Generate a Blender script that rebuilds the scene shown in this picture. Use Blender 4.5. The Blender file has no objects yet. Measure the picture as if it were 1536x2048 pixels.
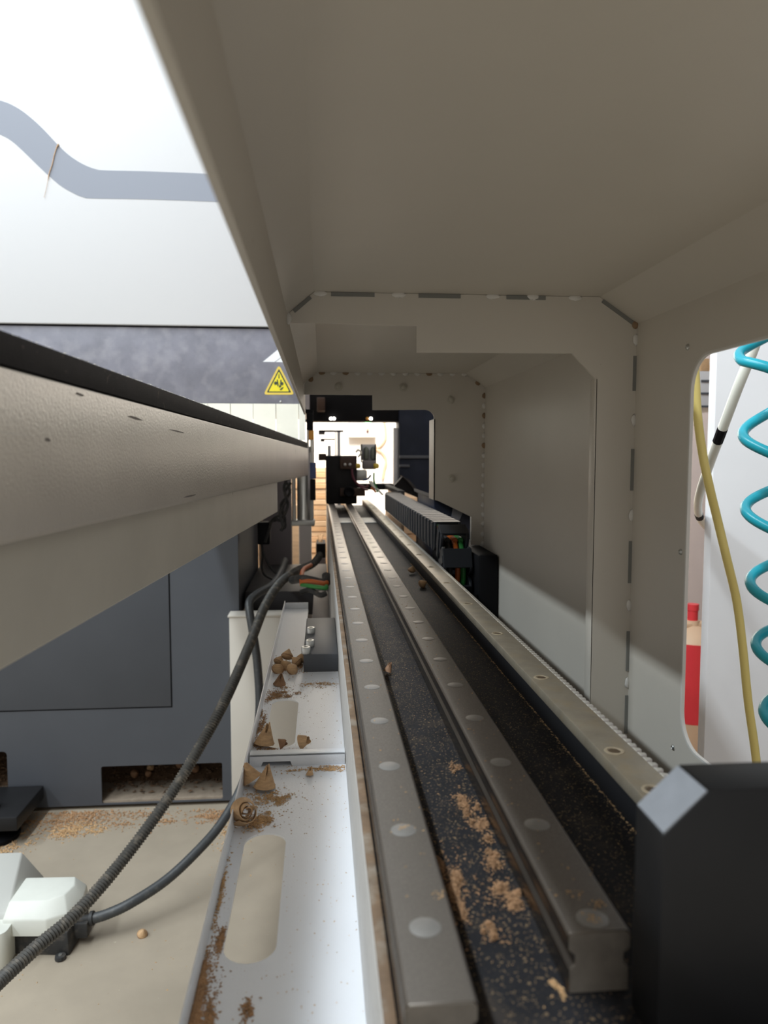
import bpy, bmesh, math, random
from mathutils import Vector, Matrix
from mathutils.geometry import tessellate_polygon

rnd = random.Random(7)
sc = bpy.context.scene
COL = sc.collection
H = 1.07                      # eye height above the floor; all z below are relative to the eye
PI = math.pi

# ------------------------------------------------------------------ camera
F, VX, VY = 1500.0, 642.0, 912.0
TH = math.atan((1024 - VY) / F)
PSI = math.atan((768 - VX) / F * math.cos(TH))
_c, _s, _ct, _st = math.cos(PSI), math.sin(PSI), math.cos(TH), math.sin(TH)
FW = Vector((_s * _ct, _c * _ct, -_st))
RT = Vector((_c, -_s, 0))
UP = Vector((_s * _st, _c * _st, _ct))
cam_d = bpy.data.cameras.new('camera')
cam = bpy.data.objects.new('camera', cam_d)
COL.objects.link(cam)
cam.matrix_world = Matrix(((RT.x, UP.x, -FW.x, 0), (RT.y, UP.y, -FW.y, 0), (RT.z, UP.z, -FW.z, H), (0, 0, 0, 1)))
cam_d.sensor_fit = 'VERTICAL'
cam_d.sensor_height = 9.8
cam_d.lens = F / 2048 * 9.8
cam_d.clip_start = 0.01
cam_d.clip_end = 100
cam_d.dof.use_dof = True
cam_d.dof.focus_distance = 0.85
cam_d.dof.aperture_fstop = 2.7
sc.camera = cam

# ------------------------------------------------------------------ world, lamps, exposure
w = bpy.data.worlds.new('hall_light')
sc.world = w
w.use_nodes = True
w.node_tree.nodes['Background'].inputs[0].default_value = (1.0, 0.985, 0.96, 1)
w.node_tree.nodes['Background'].inputs[1].default_value = 0.68
sc.view_settings.view_transform = 'Standard'
sc.view_settings.look = 'None'
sc.view_settings.exposure = 0.10
sc.view_settings.gamma = 1.0
sc.view_settings.use_curve_mapping = False


def lamp(name, loc, target, sx, sy, power, color, rollY=True):
    d = bpy.data.lights.new(name, 'AREA')
    d.shape = 'RECTANGLE'
    d.size, d.size_y, d.energy, d.color = sx, sy, power, color
    o = bpy.data.objects.new(name, d)
    COL.objects.link(o)
    l = Vector((loc[0], loc[1], loc[2] + H))
    z = (l - Vector((target[0], target[1], target[2] + H))).normalized()
    y = Vector((0, 1, 0)) if rollY else Vector((1, 0, 0))
    x = y.cross(z).normalized()
    y = z.cross(x)
    o.matrix_world = Matrix(((x.x, y.x, z.x, l.x), (x.y, y.y, z.y, l.y), (x.z, y.z, z.z, l.z), (0, 0, 0, 1)))
    return o


# long tube lamps of the hall, running along the machine
lamp('tube_lamp_low', (-4.0, -0.2, 0.085 + 0.80 * 4.0), (0.3, -0.2, -0.2), 0.12, 5.0, 165, (0.82, 0.93, 1.0))
lamp('tube_lamp_high', (-1.28, -0.3, 2.75), (0.0, -0.3, -0.3), 0.16, 4.6, 135, (0.86, 0.94, 1.0))
lamp('back_fill_lamp', (0.2, 4.2, 2.6), (0.1, 7.0, 1.6), 2.4, 0.5, 560, (1.0, 0.90, 0.78), False)  # added fill light, brightens the back wall and the plywood


# ------------------------------------------------------------------ helpers
def ray(px, py):
    return FW * F + RT * (px - 768) + UP * (1024 - py)


def PY(px, py, Y):
    r = ray(px, py)
    return r * (Y / r.y)


def PX(px, py, X):
    r = ray(px, py)
    return r * (X / r.x)


def PZ(px, py, Z):
    r = ray(px, py)
    return r * (Z / r.z)


OFF = {}


def tag(o, label=None, cat=None, group=None, kind=None):
    if label: o['label'] = label
    if cat: o['category'] = cat
    if group: o['group'] = group
    if kind: o['kind'] = kind
    return o


def thing(name, label, cat, loc=(0, 0, -H), group=None):
    o = bpy.data.objects.new(name, None)
    o.empty_display_size = 0.02
    COL.objects.link(o)
    o.location = (loc[0], loc[1], loc[2] + H)
    OFF[o.name] = Vector(o.location)
    return tag(o, label, cat, group)


class MB:
    def __init__(s):
        s.v, s.f = [], []

    def add(s, verts, faces):
        n = len(s.v)
        s.v += [Vector(p) for p in verts]
        s.f += [[i + n for i in f] for f in faces]
        return s

    def box(s, x0, x1, y0, y1, z0, z1):
        return s.add([(x0, y0, z0), (x1, y0, z0), (x1, y1, z0), (x0, y1, z0), (x0, y0, z1), (x1, y0, z1), (x1, y1, z1), (x0, y1, z1)],
                     [(0, 3, 2, 1), (4, 5, 6, 7), (0, 1, 5, 4), (1, 2, 6, 5), (2, 3, 7, 6), (3, 0, 4, 7)])

    def hexa(s, lo, hi):       # lo, hi: four points each
        return s.add(list(lo) + list(hi), [(0, 3, 2, 1), (4, 5, 6, 7), (0, 1, 5, 4), (1, 2, 6, 5), (2, 3, 7, 6), (3, 0, 4, 7)])

    def plate(s, outer, holes, fn, t0, t1):
        loops = [list(outer)] + [list(h) for h in holes]
        flat = [p for l in loops for p in l]
        tris = tessellate_polygon([[Vector((p[0], p[1], 0)) for p in l] for l in loops])
        n = len(flat)
        vs = [fn(p[0], p[1], t0) for p in flat] + [fn(p[0], p[1], t1) for p in flat]
        fs = [tuple(t) for t in tris] + [(t[2] + n, t[1] + n, t[0] + n) for t in tris]
        k = 0
        for l in loops:
            m = len(l)
            for i in range(m):
                a, b = k + i, k + (i + 1) % m
                fs.append((a, b, b + n, a + n))
            k += m
        return s.add(vs, fs)

    def prism_y(s, prof, y0, y1):      # prof: (x, z) polygon swept along Y
        return s.plate(prof, [], lambda a, b, t: (a, t, b), y0, y1)

    def ring(s, path, radii, seg=10, closed=False):
        path = [Vector(p) for p in path]
        n = len(path)
        vs, fs = [], []
        up = None
        for i, p in enumerate(path):
            t = (path[min(i + 1, n - 1)] - path[max(i - 1, 0)]).normalized()
            if up is None:
                up = t.orthogonal().normalized()
            up = (up - t * up.dot(t)).normalized()
            b = t.cross(up)
            r = radii[i] if hasattr(radii, '__len__') else radii
            for k in range(seg):
                a = 2 * PI * k / seg
                vs.append(p + (up * math.cos(a) + b * math.sin(a)) * r)
        for i in range(n - 1):
            for k in range(seg):
                k2 = (k + 1) % seg
                fs.append((i * seg + k, i * seg + k2, (i + 1) * seg + k2, (i + 1) * seg + k))
        fs.append(tuple(range(seg - 1, -1, -1)))
        fs.append(tuple((n - 1) * seg + k for k in range(seg)))
        return s.add(vs, fs)

    def cyl(s, p0, p1, r0, r1=None, seg=16):
        r1 = r0 if r1 is None else r1
        return s.ring([p0, p1], [r0, r1], seg)

    def lathe(s, c, axis, prof, seg=14):   # prof: (distance along axis, radius)
        ax = Vector(axis).normalized()
        c = Vector(c)
        u = ax.orthogonal().normalized()
        b = ax.cross(u)
        vs, fs = [], []
        for d, r in prof:
            for k in range(seg):
                a = 2 * PI * k / seg
                vs.append(c + ax * d + (u * math.cos(a) + b * math.sin(a)) * r)
        m = len(prof)
        for i in range(m - 1):
            for k in range(seg):
                k2 = (k + 1) % seg
                fs.append((i * seg + k, i * seg + k2, (i + 1) * seg + k2, (i + 1) * seg + k))
        fs.append(tuple(range(seg - 1, -1, -1)))
        fs.append(tuple((m - 1) * seg + k for k in range(seg)))
        return s.add(vs, fs)

    def chips(s, pts, lo, hi, flat=0.35):
        for p in pts:
            p = Vector(p)
            a = rnd.uniform(lo, hi)
            q = Matrix.Rotation(rnd.uniform(0, 6.28), 3, 'Z') @ Matrix.Rotation(rnd.uniform(-.6, .6), 3, 'X')
            h = a * flat
            s.add([p + q @ Vector(d) for d in ((-a, -a * .35, 0), (a * .9, -a * .3, h * .4), (a * .1, a * .5, 0), (0, 0, h))],
                  [(0, 2, 1), (0, 1, 3), (1, 2, 3), (2, 0, 3)])
        return s

    def build(s, name, mat, parent=None, bevel=0, seg=2, smooth=True, angle=35, kind=None, label=None):
        off = Vector((0, 0, -H))
        if parent is not None:
            off = OFF[parent.name] - Vector((0, 0, H))
        me = bpy.data.meshes.new(name)
        me.from_pydata([tuple(p - off) for p in s.v], [], s.f)
        bm = bmesh.new()
        bm.from_mesh(me)
        bmesh.ops.recalc_face_normals(bm, faces=bm.faces)
        if bevel:
            ed = [e for e in bm.edges if len(e.link_faces) == 2 and e.calc_face_angle(0) > 0.5]
            bmesh.ops.bevel(bm, geom=ed, offset=bevel, segments=seg, affect='EDGES', profile=0.5, clamp_overlap=True)
        bm.to_mesh(me)
        bm.free()
        if smooth:
            me.shade_smooth()
            me.set_sharp_from_angle(angle=math.radians(angle))
        me.materials.append(mat)
        o = bpy.data.objects.new(name, me)
        COL.objects.link(o)
        if parent is not None:
            o.parent = parent
            OFF[o.name] = OFF[parent.name]
        else:
            OFF[o.name] = Vector((0, 0, 0))
        if kind: o['kind'] = kind
        if label: o['label'] = label
        return o


def dup(o, loc=None, rot=None, parent=None, label=None, group=None):
    c = o.copy()
    COL.objects.link(c)
    if parent is not None: c.parent = parent
    if loc is not None: c.location = loc
    if rot is not None: c.rotation_euler = rot
    if label: c['label'] = label
    if group: c['group'] = group
    for ch in list(o.children):
        dup(ch, parent=c)
    return c


def smoothpath(pts, per=8):
    pts = [Vector(p) for p in pts]
    out = []
    n = len(pts)
    for i in range(n - 1):
        p0, p1, p2, p3 = pts[max(i - 1, 0)], pts[i], pts[i + 1], pts[min(i + 2, n - 1)]
        for k in range(per):
            t = k / per
            out.append(0.5 * ((2 * p1) + (p2 - p0) * t + (2 * p0 - 5 * p1 + 4 * p2 - p3) * t * t + (3 * p1 - p0 - 3 * p2 + p3) * t ** 3))
    out.append(pts[-1])
    return out


def resample(path, step):
    out = [path[0].copy()]
    acc = 0
    for a, b in zip(path, path[1:]):
        L = (b - a).length
        while acc + L >= step:
            t = (step - acc) / L
            a = a.lerp(b, t)
            out.append(a.copy())
            L = (b - a).length
            acc = 0
        acc += L
    return out


def rrect(x0, x1, y0, y1, r, n=6):
    out = []
    for cx, cy, a0 in ((x1 - r, y1 - r, 0), (x0 + r, y1 - r, 90), (x0 + r, y0 + r, 180), (x1 - r, y0 + r, 270)):
        for k in range(n + 1):
            a = math.radians(a0 + 90 * k / n)
            out.append((cx + r * math.cos(a), cy + r * math.sin(a)))
    return out


# ------------------------------------------------------------------ materials
def mat(name, col, rough=0.5, metal=0.0, var=0.0, vscale=8.0, bump=0.0, bscale=200.0, dust=None, spots=None, stretch=None, emit=0, emit_col=None, alpha=None, spec=None, trans=None, dust_up=None):
    """dust / spots: list of (colour, scale, threshold, softness, strength)"""
    m = bpy.data.materials.new(name)
    m.use_nodes = True
    nt = m.node_tree
    N, L = nt.nodes, nt.links
    b = N['Principled BSDF']
    b.inputs['Roughness'].default_value = rough
    b.inputs['Metallic'].default_value = metal
    if spec is not None: b.inputs['Specular IOR Level'].default_value = spec
    if trans: b.inputs['Transmission Weight'].default_value = trans
    tc = N.new('ShaderNodeTexCoord')
    src = tc.outputs['Object']
    mp = N.new('ShaderNodeMapping')
    L.new(src, mp.inputs['Vector'])
    if stretch: mp.inputs['Scale'].default_value = stretch
    rgb = N.new('ShaderNodeRGB')
    rgb.outputs[0].default_value = (*col, 1)
    cur = rgb.outputs[0]
    if var:
        n = N.new('ShaderNodeTexNoise')
        n.inputs['Scale'].default_value = vscale
        n.inputs['Detail'].default_value = 5
        n.inputs['Roughness'].default_value = 0.6
        L.new(mp.outputs[0], n.inputs['Vector'])
        hs = N.new('ShaderNodeMapRange')
        hs.inputs['From Min'].default_value = 0.3
        hs.inputs['From Max'].default_value = 0.7
        hs.inputs['To Min'].default_value = 1 - var
        hs.inputs['To Max'].default_value = 1 + var
        L.new(n.outputs['Fac'], hs.inputs['Value'])
        mul = N.new('ShaderNodeVectorMath')
        mul.operation = 'SCALE'
        L.new(cur, mul.inputs[0])
        L.new(hs.outputs[0], mul.inputs['Scale'])
        cur = mul.outputs[0]
    for i, (dc, ds, thr, soft, st) in enumerate((dust or []) + (spots or [])):
        n = N.new('ShaderNodeTexNoise')
        n.inputs['Scale'].default_value = ds
        n.inputs['Detail'].default_value = 3
        n.noise_dimensions = '4D'
        n.inputs['W'].default_value = 3.7 * i + 1.3
        L.new(src, n.inputs['Vector'])
        r = N.new('ShaderNodeMapRange')
        r.inputs['From Min'].default_value = thr
        r.inputs['From Max'].default_value = thr + soft
        r.inputs['To Max'].default_value = st
        L.new(n.outputs['Fac'], r.inputs['Value'])
        mx = N.new('ShaderNodeMix')
        mx.data_type = 'RGBA'
        L.new(r.outputs[0], mx.inputs[0])
        L.new(cur, mx.inputs[6])
        mx.inputs[7].default_value = (*dc, 1)
        cur = mx.outputs[2]
    if dust_up:      # dust lying on upward faces, wiped clean beyond where the carriage runs
        dcol, drough, clean0, clean1, left = dust_up
        g = N.new('ShaderNodeNewGeometry')
        sn = N.new('ShaderNodeSeparateXYZ')
        L.new(g.outputs['True Normal'], sn.inputs[0])
        sp_ = N.new('ShaderNodeSeparateXYZ')
        L.new(g.outputs['Position'], sp_.inputs[0])
        r1 = N.new('ShaderNodeMapRange')
        r1.inputs['From Min'].default_value, r1.inputs['From Max'].default_value = 0.6, 0.95
        L.new(sn.outputs['Z'], r1.inputs['Value'])
        r2 = N.new('ShaderNodeMapRange')
        r2.inputs['From Min'].default_value, r2.inputs['From Max'].default_value = clean0, clean1
        r2.inputs['To Min'].default_value, r2.inputs['To Max'].default_value = 1.0, left
        L.new(sp_.outputs['Y'], r2.inputs['Value'])
        nz = N.new('ShaderNodeTexNoise')
        nz.inputs['Scale'].default_value = 900
        L.new(src, nz.inputs['Vector'])
        r3 = N.new('ShaderNodeMapRange')
        r3.inputs['From Min'].default_value, r3.inputs['From Max'].default_value = 0.35, 0.6
        r3.inputs['To Min'].default_value = 0.72
        L.new(nz.outputs['Fac'], r3.inputs['Value'])
        m1 = N.new('ShaderNodeMath'); m1.operation = 'MULTIPLY'
        L.new(r1.outputs[0], m1.inputs[0]); L.new(r2.outputs[0], m1.inputs[1])
        m2 = N.new('ShaderNodeMath'); m2.operation = 'MULTIPLY'
        L.new(m1.outputs[0], m2.inputs[0]); L.new(r3.outputs[0], m2.inputs[1])
        mx = N.new('ShaderNodeMix'); mx.data_type = 'RGBA'
        L.new(m2.outputs[0], mx.inputs[0]); L.new(cur, mx.inputs[6])
        mx.inputs[7].default_value = (*dcol, 1)
        cur = mx.outputs[2]
        for sock, v0, v1 in (('Roughness', rough, drough), ('Metallic', metal, 0.0)):
            rr = N.new('ShaderNodeMapRange')
            rr.inputs['To Min'].default_value, rr.inputs['To Max'].default_value = v0, v1
            L.new(m2.outputs[0], rr.inputs['Value'])
            L.new(rr.outputs[0], b.inputs[sock])
    L.new(cur, b.inputs['Base Color'])
    if bump:
        n = N.new('ShaderNodeTexNoise')
        n.inputs['Scale'].default_value = bscale
        n.inputs['Detail'].default_value = 3
        L.new(mp.outputs[0], n.inputs['Vector'])
        bp = N.new('ShaderNodeBump')
        bp.inputs['Strength'].default_value = bump
        bp.inputs['Distance'].default_value = 0.001
        L.new(n.outputs['Fac'], bp.inputs['Height'])
        L.new(bp.outputs[0], b.inputs['Normal'])
    if emit:
        b.inputs['Emission Color'].default_value = (*(emit_col or col), 1)
        b.inputs['Emission Strength'].default_value = emit
    if alpha is not None:
        b.inputs['Alpha'].default_value = alpha
    return m


TAN = (0.42, 0.27, 0.13)
M = {}
M['cream'] = mat('cream_paint', (0.57, 0.53, 0.465), 0.42, bump=0.06, bscale=900, var=0.03, vscale=5, spots=[((0.25, 0.17, 0.08), 55, 0.765, 0.01, 0.7)])
M['cream_beam'] = mat('cream_beam_paint', (0.55, 0.505, 0.445), 0.40, bump=0.5, bscale=480, var=0.05, vscale=14, spots=[((0.12, 0.10, 0.08), 22, 0.73, 0.03, 0.8)])
M['cream_dull'] = mat('cream_dull_paint', (0.50, 0.47, 0.40), 0.5, bump=0.05, bscale=500, var=0.05, vscale=12, spots=[((0.15, 0.12, 0.08), 30, 0.74, 0.03, 0.6)])
M['slot_dark'] = mat('weld_gap_grey', (0.20, 0.20, 0.185), 0.7)
M['weld'] = mat('weld_white', (0.66, 0.64, 0.60), 0.5)
M['rust'] = mat('rust_bead', (0.26, 0.17, 0.10), 0.8)
M['white'] = mat('white_cover_paint', (0.76, 0.77, 0.785), 0.45, spots=[((0.5, 0.5, 0.5), 30, 0.76, 0.01, 0.5)])
M['band'] = mat('wave_grey', (0.265, 0.285, 0.335), 0.45)
M['slate'] = mat('slate_panel', (0.225, 0.225, 0.265), 0.42, var=0.16, vscale=16, dust=[((0.44, 0.43, 0.46), 28, 0.48, 0.3, 0.45)], bump=0.1, bscale=500)
M['decal'] = mat('white_decal', (0.9, 0.92, 0.93), 0.4)
M['yellow'] = mat('sticker_yellow', (0.85, 0.72, 0.03), 0.4)
M['yellow_edge'] = mat('sticker_edge', (0.78, 0.58, 0.10), 0.4)
M['sticker_black'] = mat('sticker_black', (0.03, 0.05, 0.035), 0.5)
M['curtain'] = mat('curtain_cream', (0.92, 0.90, 0.78), 0.5, var=0.03, vscale=20)
M['cabinet'] = mat('cabinet_grey', (0.066, 0.071, 0.082), 0.5, var=0.05, vscale=6, bump=0.05, bscale=400, spots=[((0.3, 0.3, 0.3), 60, 0.76, 0.02, 0.5)])
M['black'] = mat('black_paint', (0.006, 0.006, 0.007), 0.6, spec=0.12)
M['stop_black'] = mat('stop_black', (0.011, 0.011, 0.012), 0.5, spec=0.3, var=0.1, vscale=30)
M['facet'] = mat('facet_grey', (0.36, 0.38, 0.42), 0.5, 0.2, var=0.08, vscale=80)
M['scuff'] = mat('bare_scuff', (0.14, 0.12, 0.11), 0.6)
M['strip'] = mat('black_strip', (0.013, 0.012, 0.013), 0.75, spec=0.06, var=0.15, vscale=60, bump=0.2, bscale=900, dust=[((0.16, 0.13, 0.11), 160, 0.62, 0.1, 0.35)])
M['bed'] = mat('bed_black', (0.014, 0.014, 0.016), 0.62, spec=0.14, var=0.2, vscale=40, bump=0.35, bscale=800,
               dust=[((0.23, 0.16, 0.09), 700, 0.60, 0.06, 0.8), ((0.12, 0.09, 0.06), 38, 0.56, 0.2, 0.25)], spots=[(TAN, 230, 0.71, 0.015, 0.9)])
M['riser'] = mat('riser_black', (0.016, 0.016, 0.018), 0.5, spec=0.25)
M['ledge'] = mat('ledge_rust', (0.17, 0.11, 0.065), 0.7, var=0.3, vscale=60, bump=0.3, bscale=500, dust=[((0.3, 0.27, 0.22), 60, 0.5, 0.15, 0.6)])
M['side'] = mat('bed_side_grey', (0.50, 0.49, 0.47), 0.5, var=0.08, vscale=60, bump=0.4, bscale=500, spots=[((0.25, 0.2, 0.15), 200, 0.68, 0.03, 0.6)])
M['rail'] = mat('rail_steel', (0.24, 0.215, 0.19), 0.27, 1.0, var=0.10, vscale=40, bump=0.04, bscale=900,
                dust=[((0.14, 0.12, 0.10), 25, 0.5, 0.3, 0.35)], dust_up=((0.105, 0.091, 0.076), 0.62, 1.12, 1.36, 0.22))
M['rail_cut'] = mat('rail_cut_steel', (0.17, 0.148, 0.122), 0.6, 0.2, var=0.15, vscale=120)
M['cap'] = mat('cap_grey', (0.225, 0.215, 0.20), 0.5, 0.25, var=0.06, vscale=300)
M['rack'] = mat('rack_steel', (0.36, 0.315, 0.245), 0.48, 0.45, var=0.12, vscale=50, bump=0.1, bscale=700, dust=[((0.40, 0.31, 0.19), 60, 0.5, 0.2, 0.45)])
M['tooth'] = mat('tooth_glint_steel', (0.78, 0.75, 0.68), 0.3, 0.45)  # whitened so the glints on the teeth sit in the base colour
M['bolt_dust'] = mat('bolt_ring_dust', (0.43, 0.35, 0.24), 0.7, var=0.15, vscale=200)
M['bolt_dark'] = mat('bolt_socket', (0.10, 0.065, 0.035), 0.7)
M['tray'] = mat('tray_paint', (0.72, 0.74, 0.775), 0.36, bump=0.12, bscale=600, var=0.02, vscale=10,
                spots=[((0.40, 0.27, 0.14), 170, 0.715, 0.015, 0.8), ((0.5, 0.38, 0.25), 520, 0.70, 0.02, 0.6)])
M['floor'] = mat('concrete', (0.36, 0.305, 0.235), 0.42, var=0.09, vscale=5, bump=0.05, bscale=150,
                 dust=[((0.30, 0.255, 0.195), 9, 0.5, 0.2, 0.35)], spots=[((0.55, 0.48, 0.38), 60, 0.70, 0.03, 0.6), ((0.20, 0.14, 0.08), 120, 0.73, 0.02, 0.7)])
M['wallw'] = mat('wall_white', (0.82, 0.81, 0.78), 0.7, var=0.03, vscale=2)
M['wallg'] = mat('wall_mauve', (0.15, 0.135, 0.145), 0.7, var=0.05, vscale=4)
M['board'] = mat('board_white', (0.80, 0.80, 0.81), 0.4, var=0.03, vscale=6, bump=0.03, bscale=60)
M['alu'] = mat('aluminium', (0.62, 0.62, 0.59), 0.28, 0.9, var=0.04, vscale=30)
M['alu_dull'] = mat('aluminium_dull', (0.42, 0.42, 0.40), 0.45, 0.7)
M['zinc'] = mat('zinc_bolt', (0.50, 0.50, 0.48), 0.32, 0.9)
M['hose'] = mat('hose_black', (0.055, 0.052, 0.046), 0.5, dust=[((0.30, 0.25, 0.19), 60, 0.5, 0.2, 0.45)])
M['hose2'] = mat('hose_slate', (0.045, 0.048, 0.05), 0.42, dust=[((0.16, 0.15, 0.13), 80, 0.55, 0.2, 0.4)])
M['rubber'] = mat('rubber_black', (0.022, 0.022, 0.022), 0.6, dust=[((0.12, 0.10, 0.08), 50, 0.5, 0.2, 0.5)])
M['pedal'] = mat('pedal_white', (0.66, 0.67, 0.61), 0.45, var=0.03, vscale=30)
M['pedal_grey'] = mat('pedal_grey', (0.42, 0.42, 0.39), 0.5)
M['teal'] = mat('teal_tube', (0.01, 0.33, 0.42), 0.3)
M['yhose'] = mat('yellow_tube', (0.80, 0.66, 0.22), 0.35)
M['whose'] = mat('clear_tube', (0.78, 0.77, 0.68), 0.3)
M['red'] = mat('red_paint', (0.60, 0.035, 0.045), 0.4)
M['beige'] = mat('beige_paint', (0.55, 0.38, 0.25), 0.5)
M['grey_unit'] = mat('unit_grey', (0.55, 0.54, 0.54), 0.5)
M['knot'] = mat('wood_plug', (0.50, 0.315, 0.165), 0.65, var=0.22, vscale=120, stretch=(1, 1, 4), bump=0.2, bscale=300)
M['knot_dark'] = mat('wood_plug_dark', (0.27, 0.145, 0.075), 0.7, var=0.25, vscale=120)
M['saw'] = mat('sawdust_tan', (0.52, 0.33, 0.165), 0.85, var=0.25, vscale=150)
M['saw_bed'] = mat('sawdust_bed', (0.34, 0.195, 0.10), 0.85, var=0.35, vscale=300)
M['saw_dark'] = mat('sawdust_brown', (0.38, 0.22, 0.11), 0.85, var=0.3, vscale=150)
M['saw_pocket'] = mat('sawdust_shaded', (0.13, 0.075, 0.04), 0.9, var=0.35, vscale=90)  # sawdust darkened, the shade inside the pocket is put into its colour
M['dusty_plate'] = mat('dusty_plate', (0.30, 0.24, 0.18), 0.8, var=0.2, vscale=40)
M['ply'] = mat('plywood', (0.72, 0.46, 0.26), 0.6, var=0.10, vscale=9, stretch=(1, 1, 8))
M['ply2'] = mat('plywood_pale', (0.78, 0.56, 0.36), 0.6, var=0.10, vscale=9, stretch=(1, 1, 8))
M['navy'] = mat('navy_paint', (0.006, 0.009, 0.020), 0.5, spec=0.2, var=0.2, vscale=8, dust=[((0.04, 0.05, 0.08), 10, 0.55, 0.2, 0.25)])
M['chain'] = mat('chain_plastic', (0.014, 0.016, 0.020), 0.48, spec=0.3, var=0.1, vscale=60)
M['orange'] = mat('cable_orange', (0.50, 0.11, 0.015), 0.45)
M['green'] = mat('cable_green', (0.035, 0.24, 0.05), 0.45)
M['frame_dark'] = mat('frame_dark', (0.026, 0.024, 0.025), 0.5, spec=0.3, var=0.15, vscale=12)
M['mauve'] = mat('panel_mauve', (0.17, 0.15, 0.155), 0.5)
M['head'] = mat('head_black', (0.012, 0.011, 0.011), 0.6, spec=0.2, var=0.2, vscale=20)
M['brown'] = mat('motor_brown', (0.06, 0.036, 0.025), 0.55, spec=0.25)
M['gold'] = mat('brass_yellow', (0.60, 0.42, 0.03), 0.4)
M['maroon'] = mat('tube_maroon', (0.13, 0.03, 0.045), 0.4)
M['blue'] = mat('tube_blue', (0.03, 0.05, 0.14), 0.4)
M['lensg'] = mat('valve_grey', (0.14, 0.155, 0.13), 0.35)
M['lamp_on'] = mat('lamp_lit', (1, 0.97, 0.9), 0.4, emit=8, emit_col=(1, 0.96, 0.88))
M['led_green'] = mat('led_green', (0.1, 1, 0.2), 0.4, emit=9, emit_col=(0.25, 1.0, 0.3))
M['orange_block'] = mat('orange_block', (0.70, 0.33, 0.05), 0.5)

# ------------------------------------------------------------------ setting
tag(MB().box(-6, 6, -3, 7.2, -H - 0.1, -H).build('floor', M['floor'], smooth=False), kind='structure')
tag(MB().box(-6, 6, 7.0, 7.15, -H, 2.6).build('wall_back', M['wallw'], smooth=False), kind='structure')
tag(MB().box(2.3, 2.45, -3, 7.0, -H, 2.6).build('wall_right', M['wallg'], smooth=False), kind='structure')

# ------------------------------------------------------------------ sheet-metal housing over the rails
WX = 0.3055
hs = thing('machine_housing', 'cream sheet metal tunnel housing over the steel rails with a cut-out in its right side', 'machine housing', (0.30, 0.6, -H))
prof = [(-0.0305, 0.0845), (-0.0305, 0.1315), (-0.0055, 0.1525), (0.268, 0.1525), (WX, 0.1275)]
out = [(-0.0325, 0.0845), (-0.0325, 0.1325), (-0.0062, 0.1548), (0.2686, 0.1548), (WX + 0.002, 0.1287)]
MB().prism_y(prof + out[::-1], -0.14, 1.52).build('roof_sheet', M['cream'], hs, angle=20)
# bright folded hem along the lip
MB().box(-0.0335, -0.0298, -0.14, 1.52, 0.0825, 0.0850).build('lip_hem', M['cream'], hs, bevel=0.0008)
o_l = PX(1372, 1100, WX).y
o_t = PX(1480, 689, WX).z
o_b = PX(1395, 1513, WX).z
hole = rrect(0.06, o_l, o_b, o_t, 0.028, 8)
side = MB().plate([(-0.14, -H), (1.52, -H), (1.52, 0.1285), (-0.14, 0.1285)], [hole], lambda a, b, t: (t, a, b), WX, WX + 0.002).build('side_sheet', M['cream'], hs, angle=20)
inner = rrect(0.0592, o_l - 0.0008, o_b + 0.0008, o_t - 0.0008, 0.0274, 8)
MB().plate(rrect(0.0575, o_l + 0.0012, o_b - 0.0012, o_t + 0.0012, 0.029, 8), [inner], lambda a, b, t: (t, a, b), WX - 0.0004, WX + 0.0024).build('opening_edge', M['weld'], side, angle=30)
for px, py in ((1376, 694), (1362, 1104), (1347, 1495)):
    c = PX(px, py, WX)
    MB().lathe(c + Vector((0.0005, 0, 0)), (-1, 0, 0), [(0, 0.0028), (0.0012, 0.0026), (0.0022, 0.0014), (0.0016, 0.0010)], 12).build('screw', M['zinc'], side)

# near rib
D1 = 0.714
q = lambda px, py: (PY(px, py, D1).x, PY(px, py, D1).z)
rib1 = [(-0.0302, 0.124), (-0.0302, 0.1313), (-0.0055, 0.1522), (0.268, 0.1522), (WX, 0.1273), (WX, -0.42), (0.2675, -0.42), q(1191, 757), q(1145, 707), q(833, 705), q(833, 652)]
rib = MB().plate(rib1, [], lambda a, b, t: (a, t, b), D1, D1 + 0.003).build('rib_frame', M['cream'], hs, angle=20)
a, b = q(1191, 757)
MB().box(0.2660, 0.2675, D1, D1 + 0.016, -0.42, a and b).build('rib_return', M['cream'], rib, bevel=0.0004)


def seam_strip(p, qq, wdt, name, mt, parent, D, th=0.0012):
    """a little strip lying on a rib's face from p to qq (x, z)"""
    p, qq = Vector(p), Vector(qq)
    d = (qq - p).normalized()
    n = Vector((-d.y, d.x)) * wdt
    pts = [p, qq, qq + n, p + n]
    return MB().plate([(v.x, v.y) for v in pts], [], lambda a, b, t: (a, t, b), D - th, D + 0.0005).build(name, mt, parent)


zt = 0.1522
for x0, x1 in ((662, 749), (837, 921), (1013, 1091)):
    seam_strip((PY(x0, 586, D1).x, zt), (PY(x1, 588, D1).x, zt), -0.0036, 'weld_slot', M['slot_dark'], rib, D1)
seam_strip((0.2715, 0.1500), (0.3040, 0.1283), -0.0034, 'weld_slot', M['slot_dark'], rib, D1)
seam_strip((-0.0255, 0.1353), (-0.0098, 0.1486), -0.0034, 'weld_slot', M['slot_dark'], rib, D1)
for y0, y1 in ((712, 782), (898, 981), (1082, 1166), (1262, 1341), (1390, 1466)):
    seam_strip((WX, PY(1268, y0, D1).z), (WX, PY(1268, y1, D1).z), -0.0030, 'weld_slot', M['slot_dark'], rib, D1)


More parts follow.
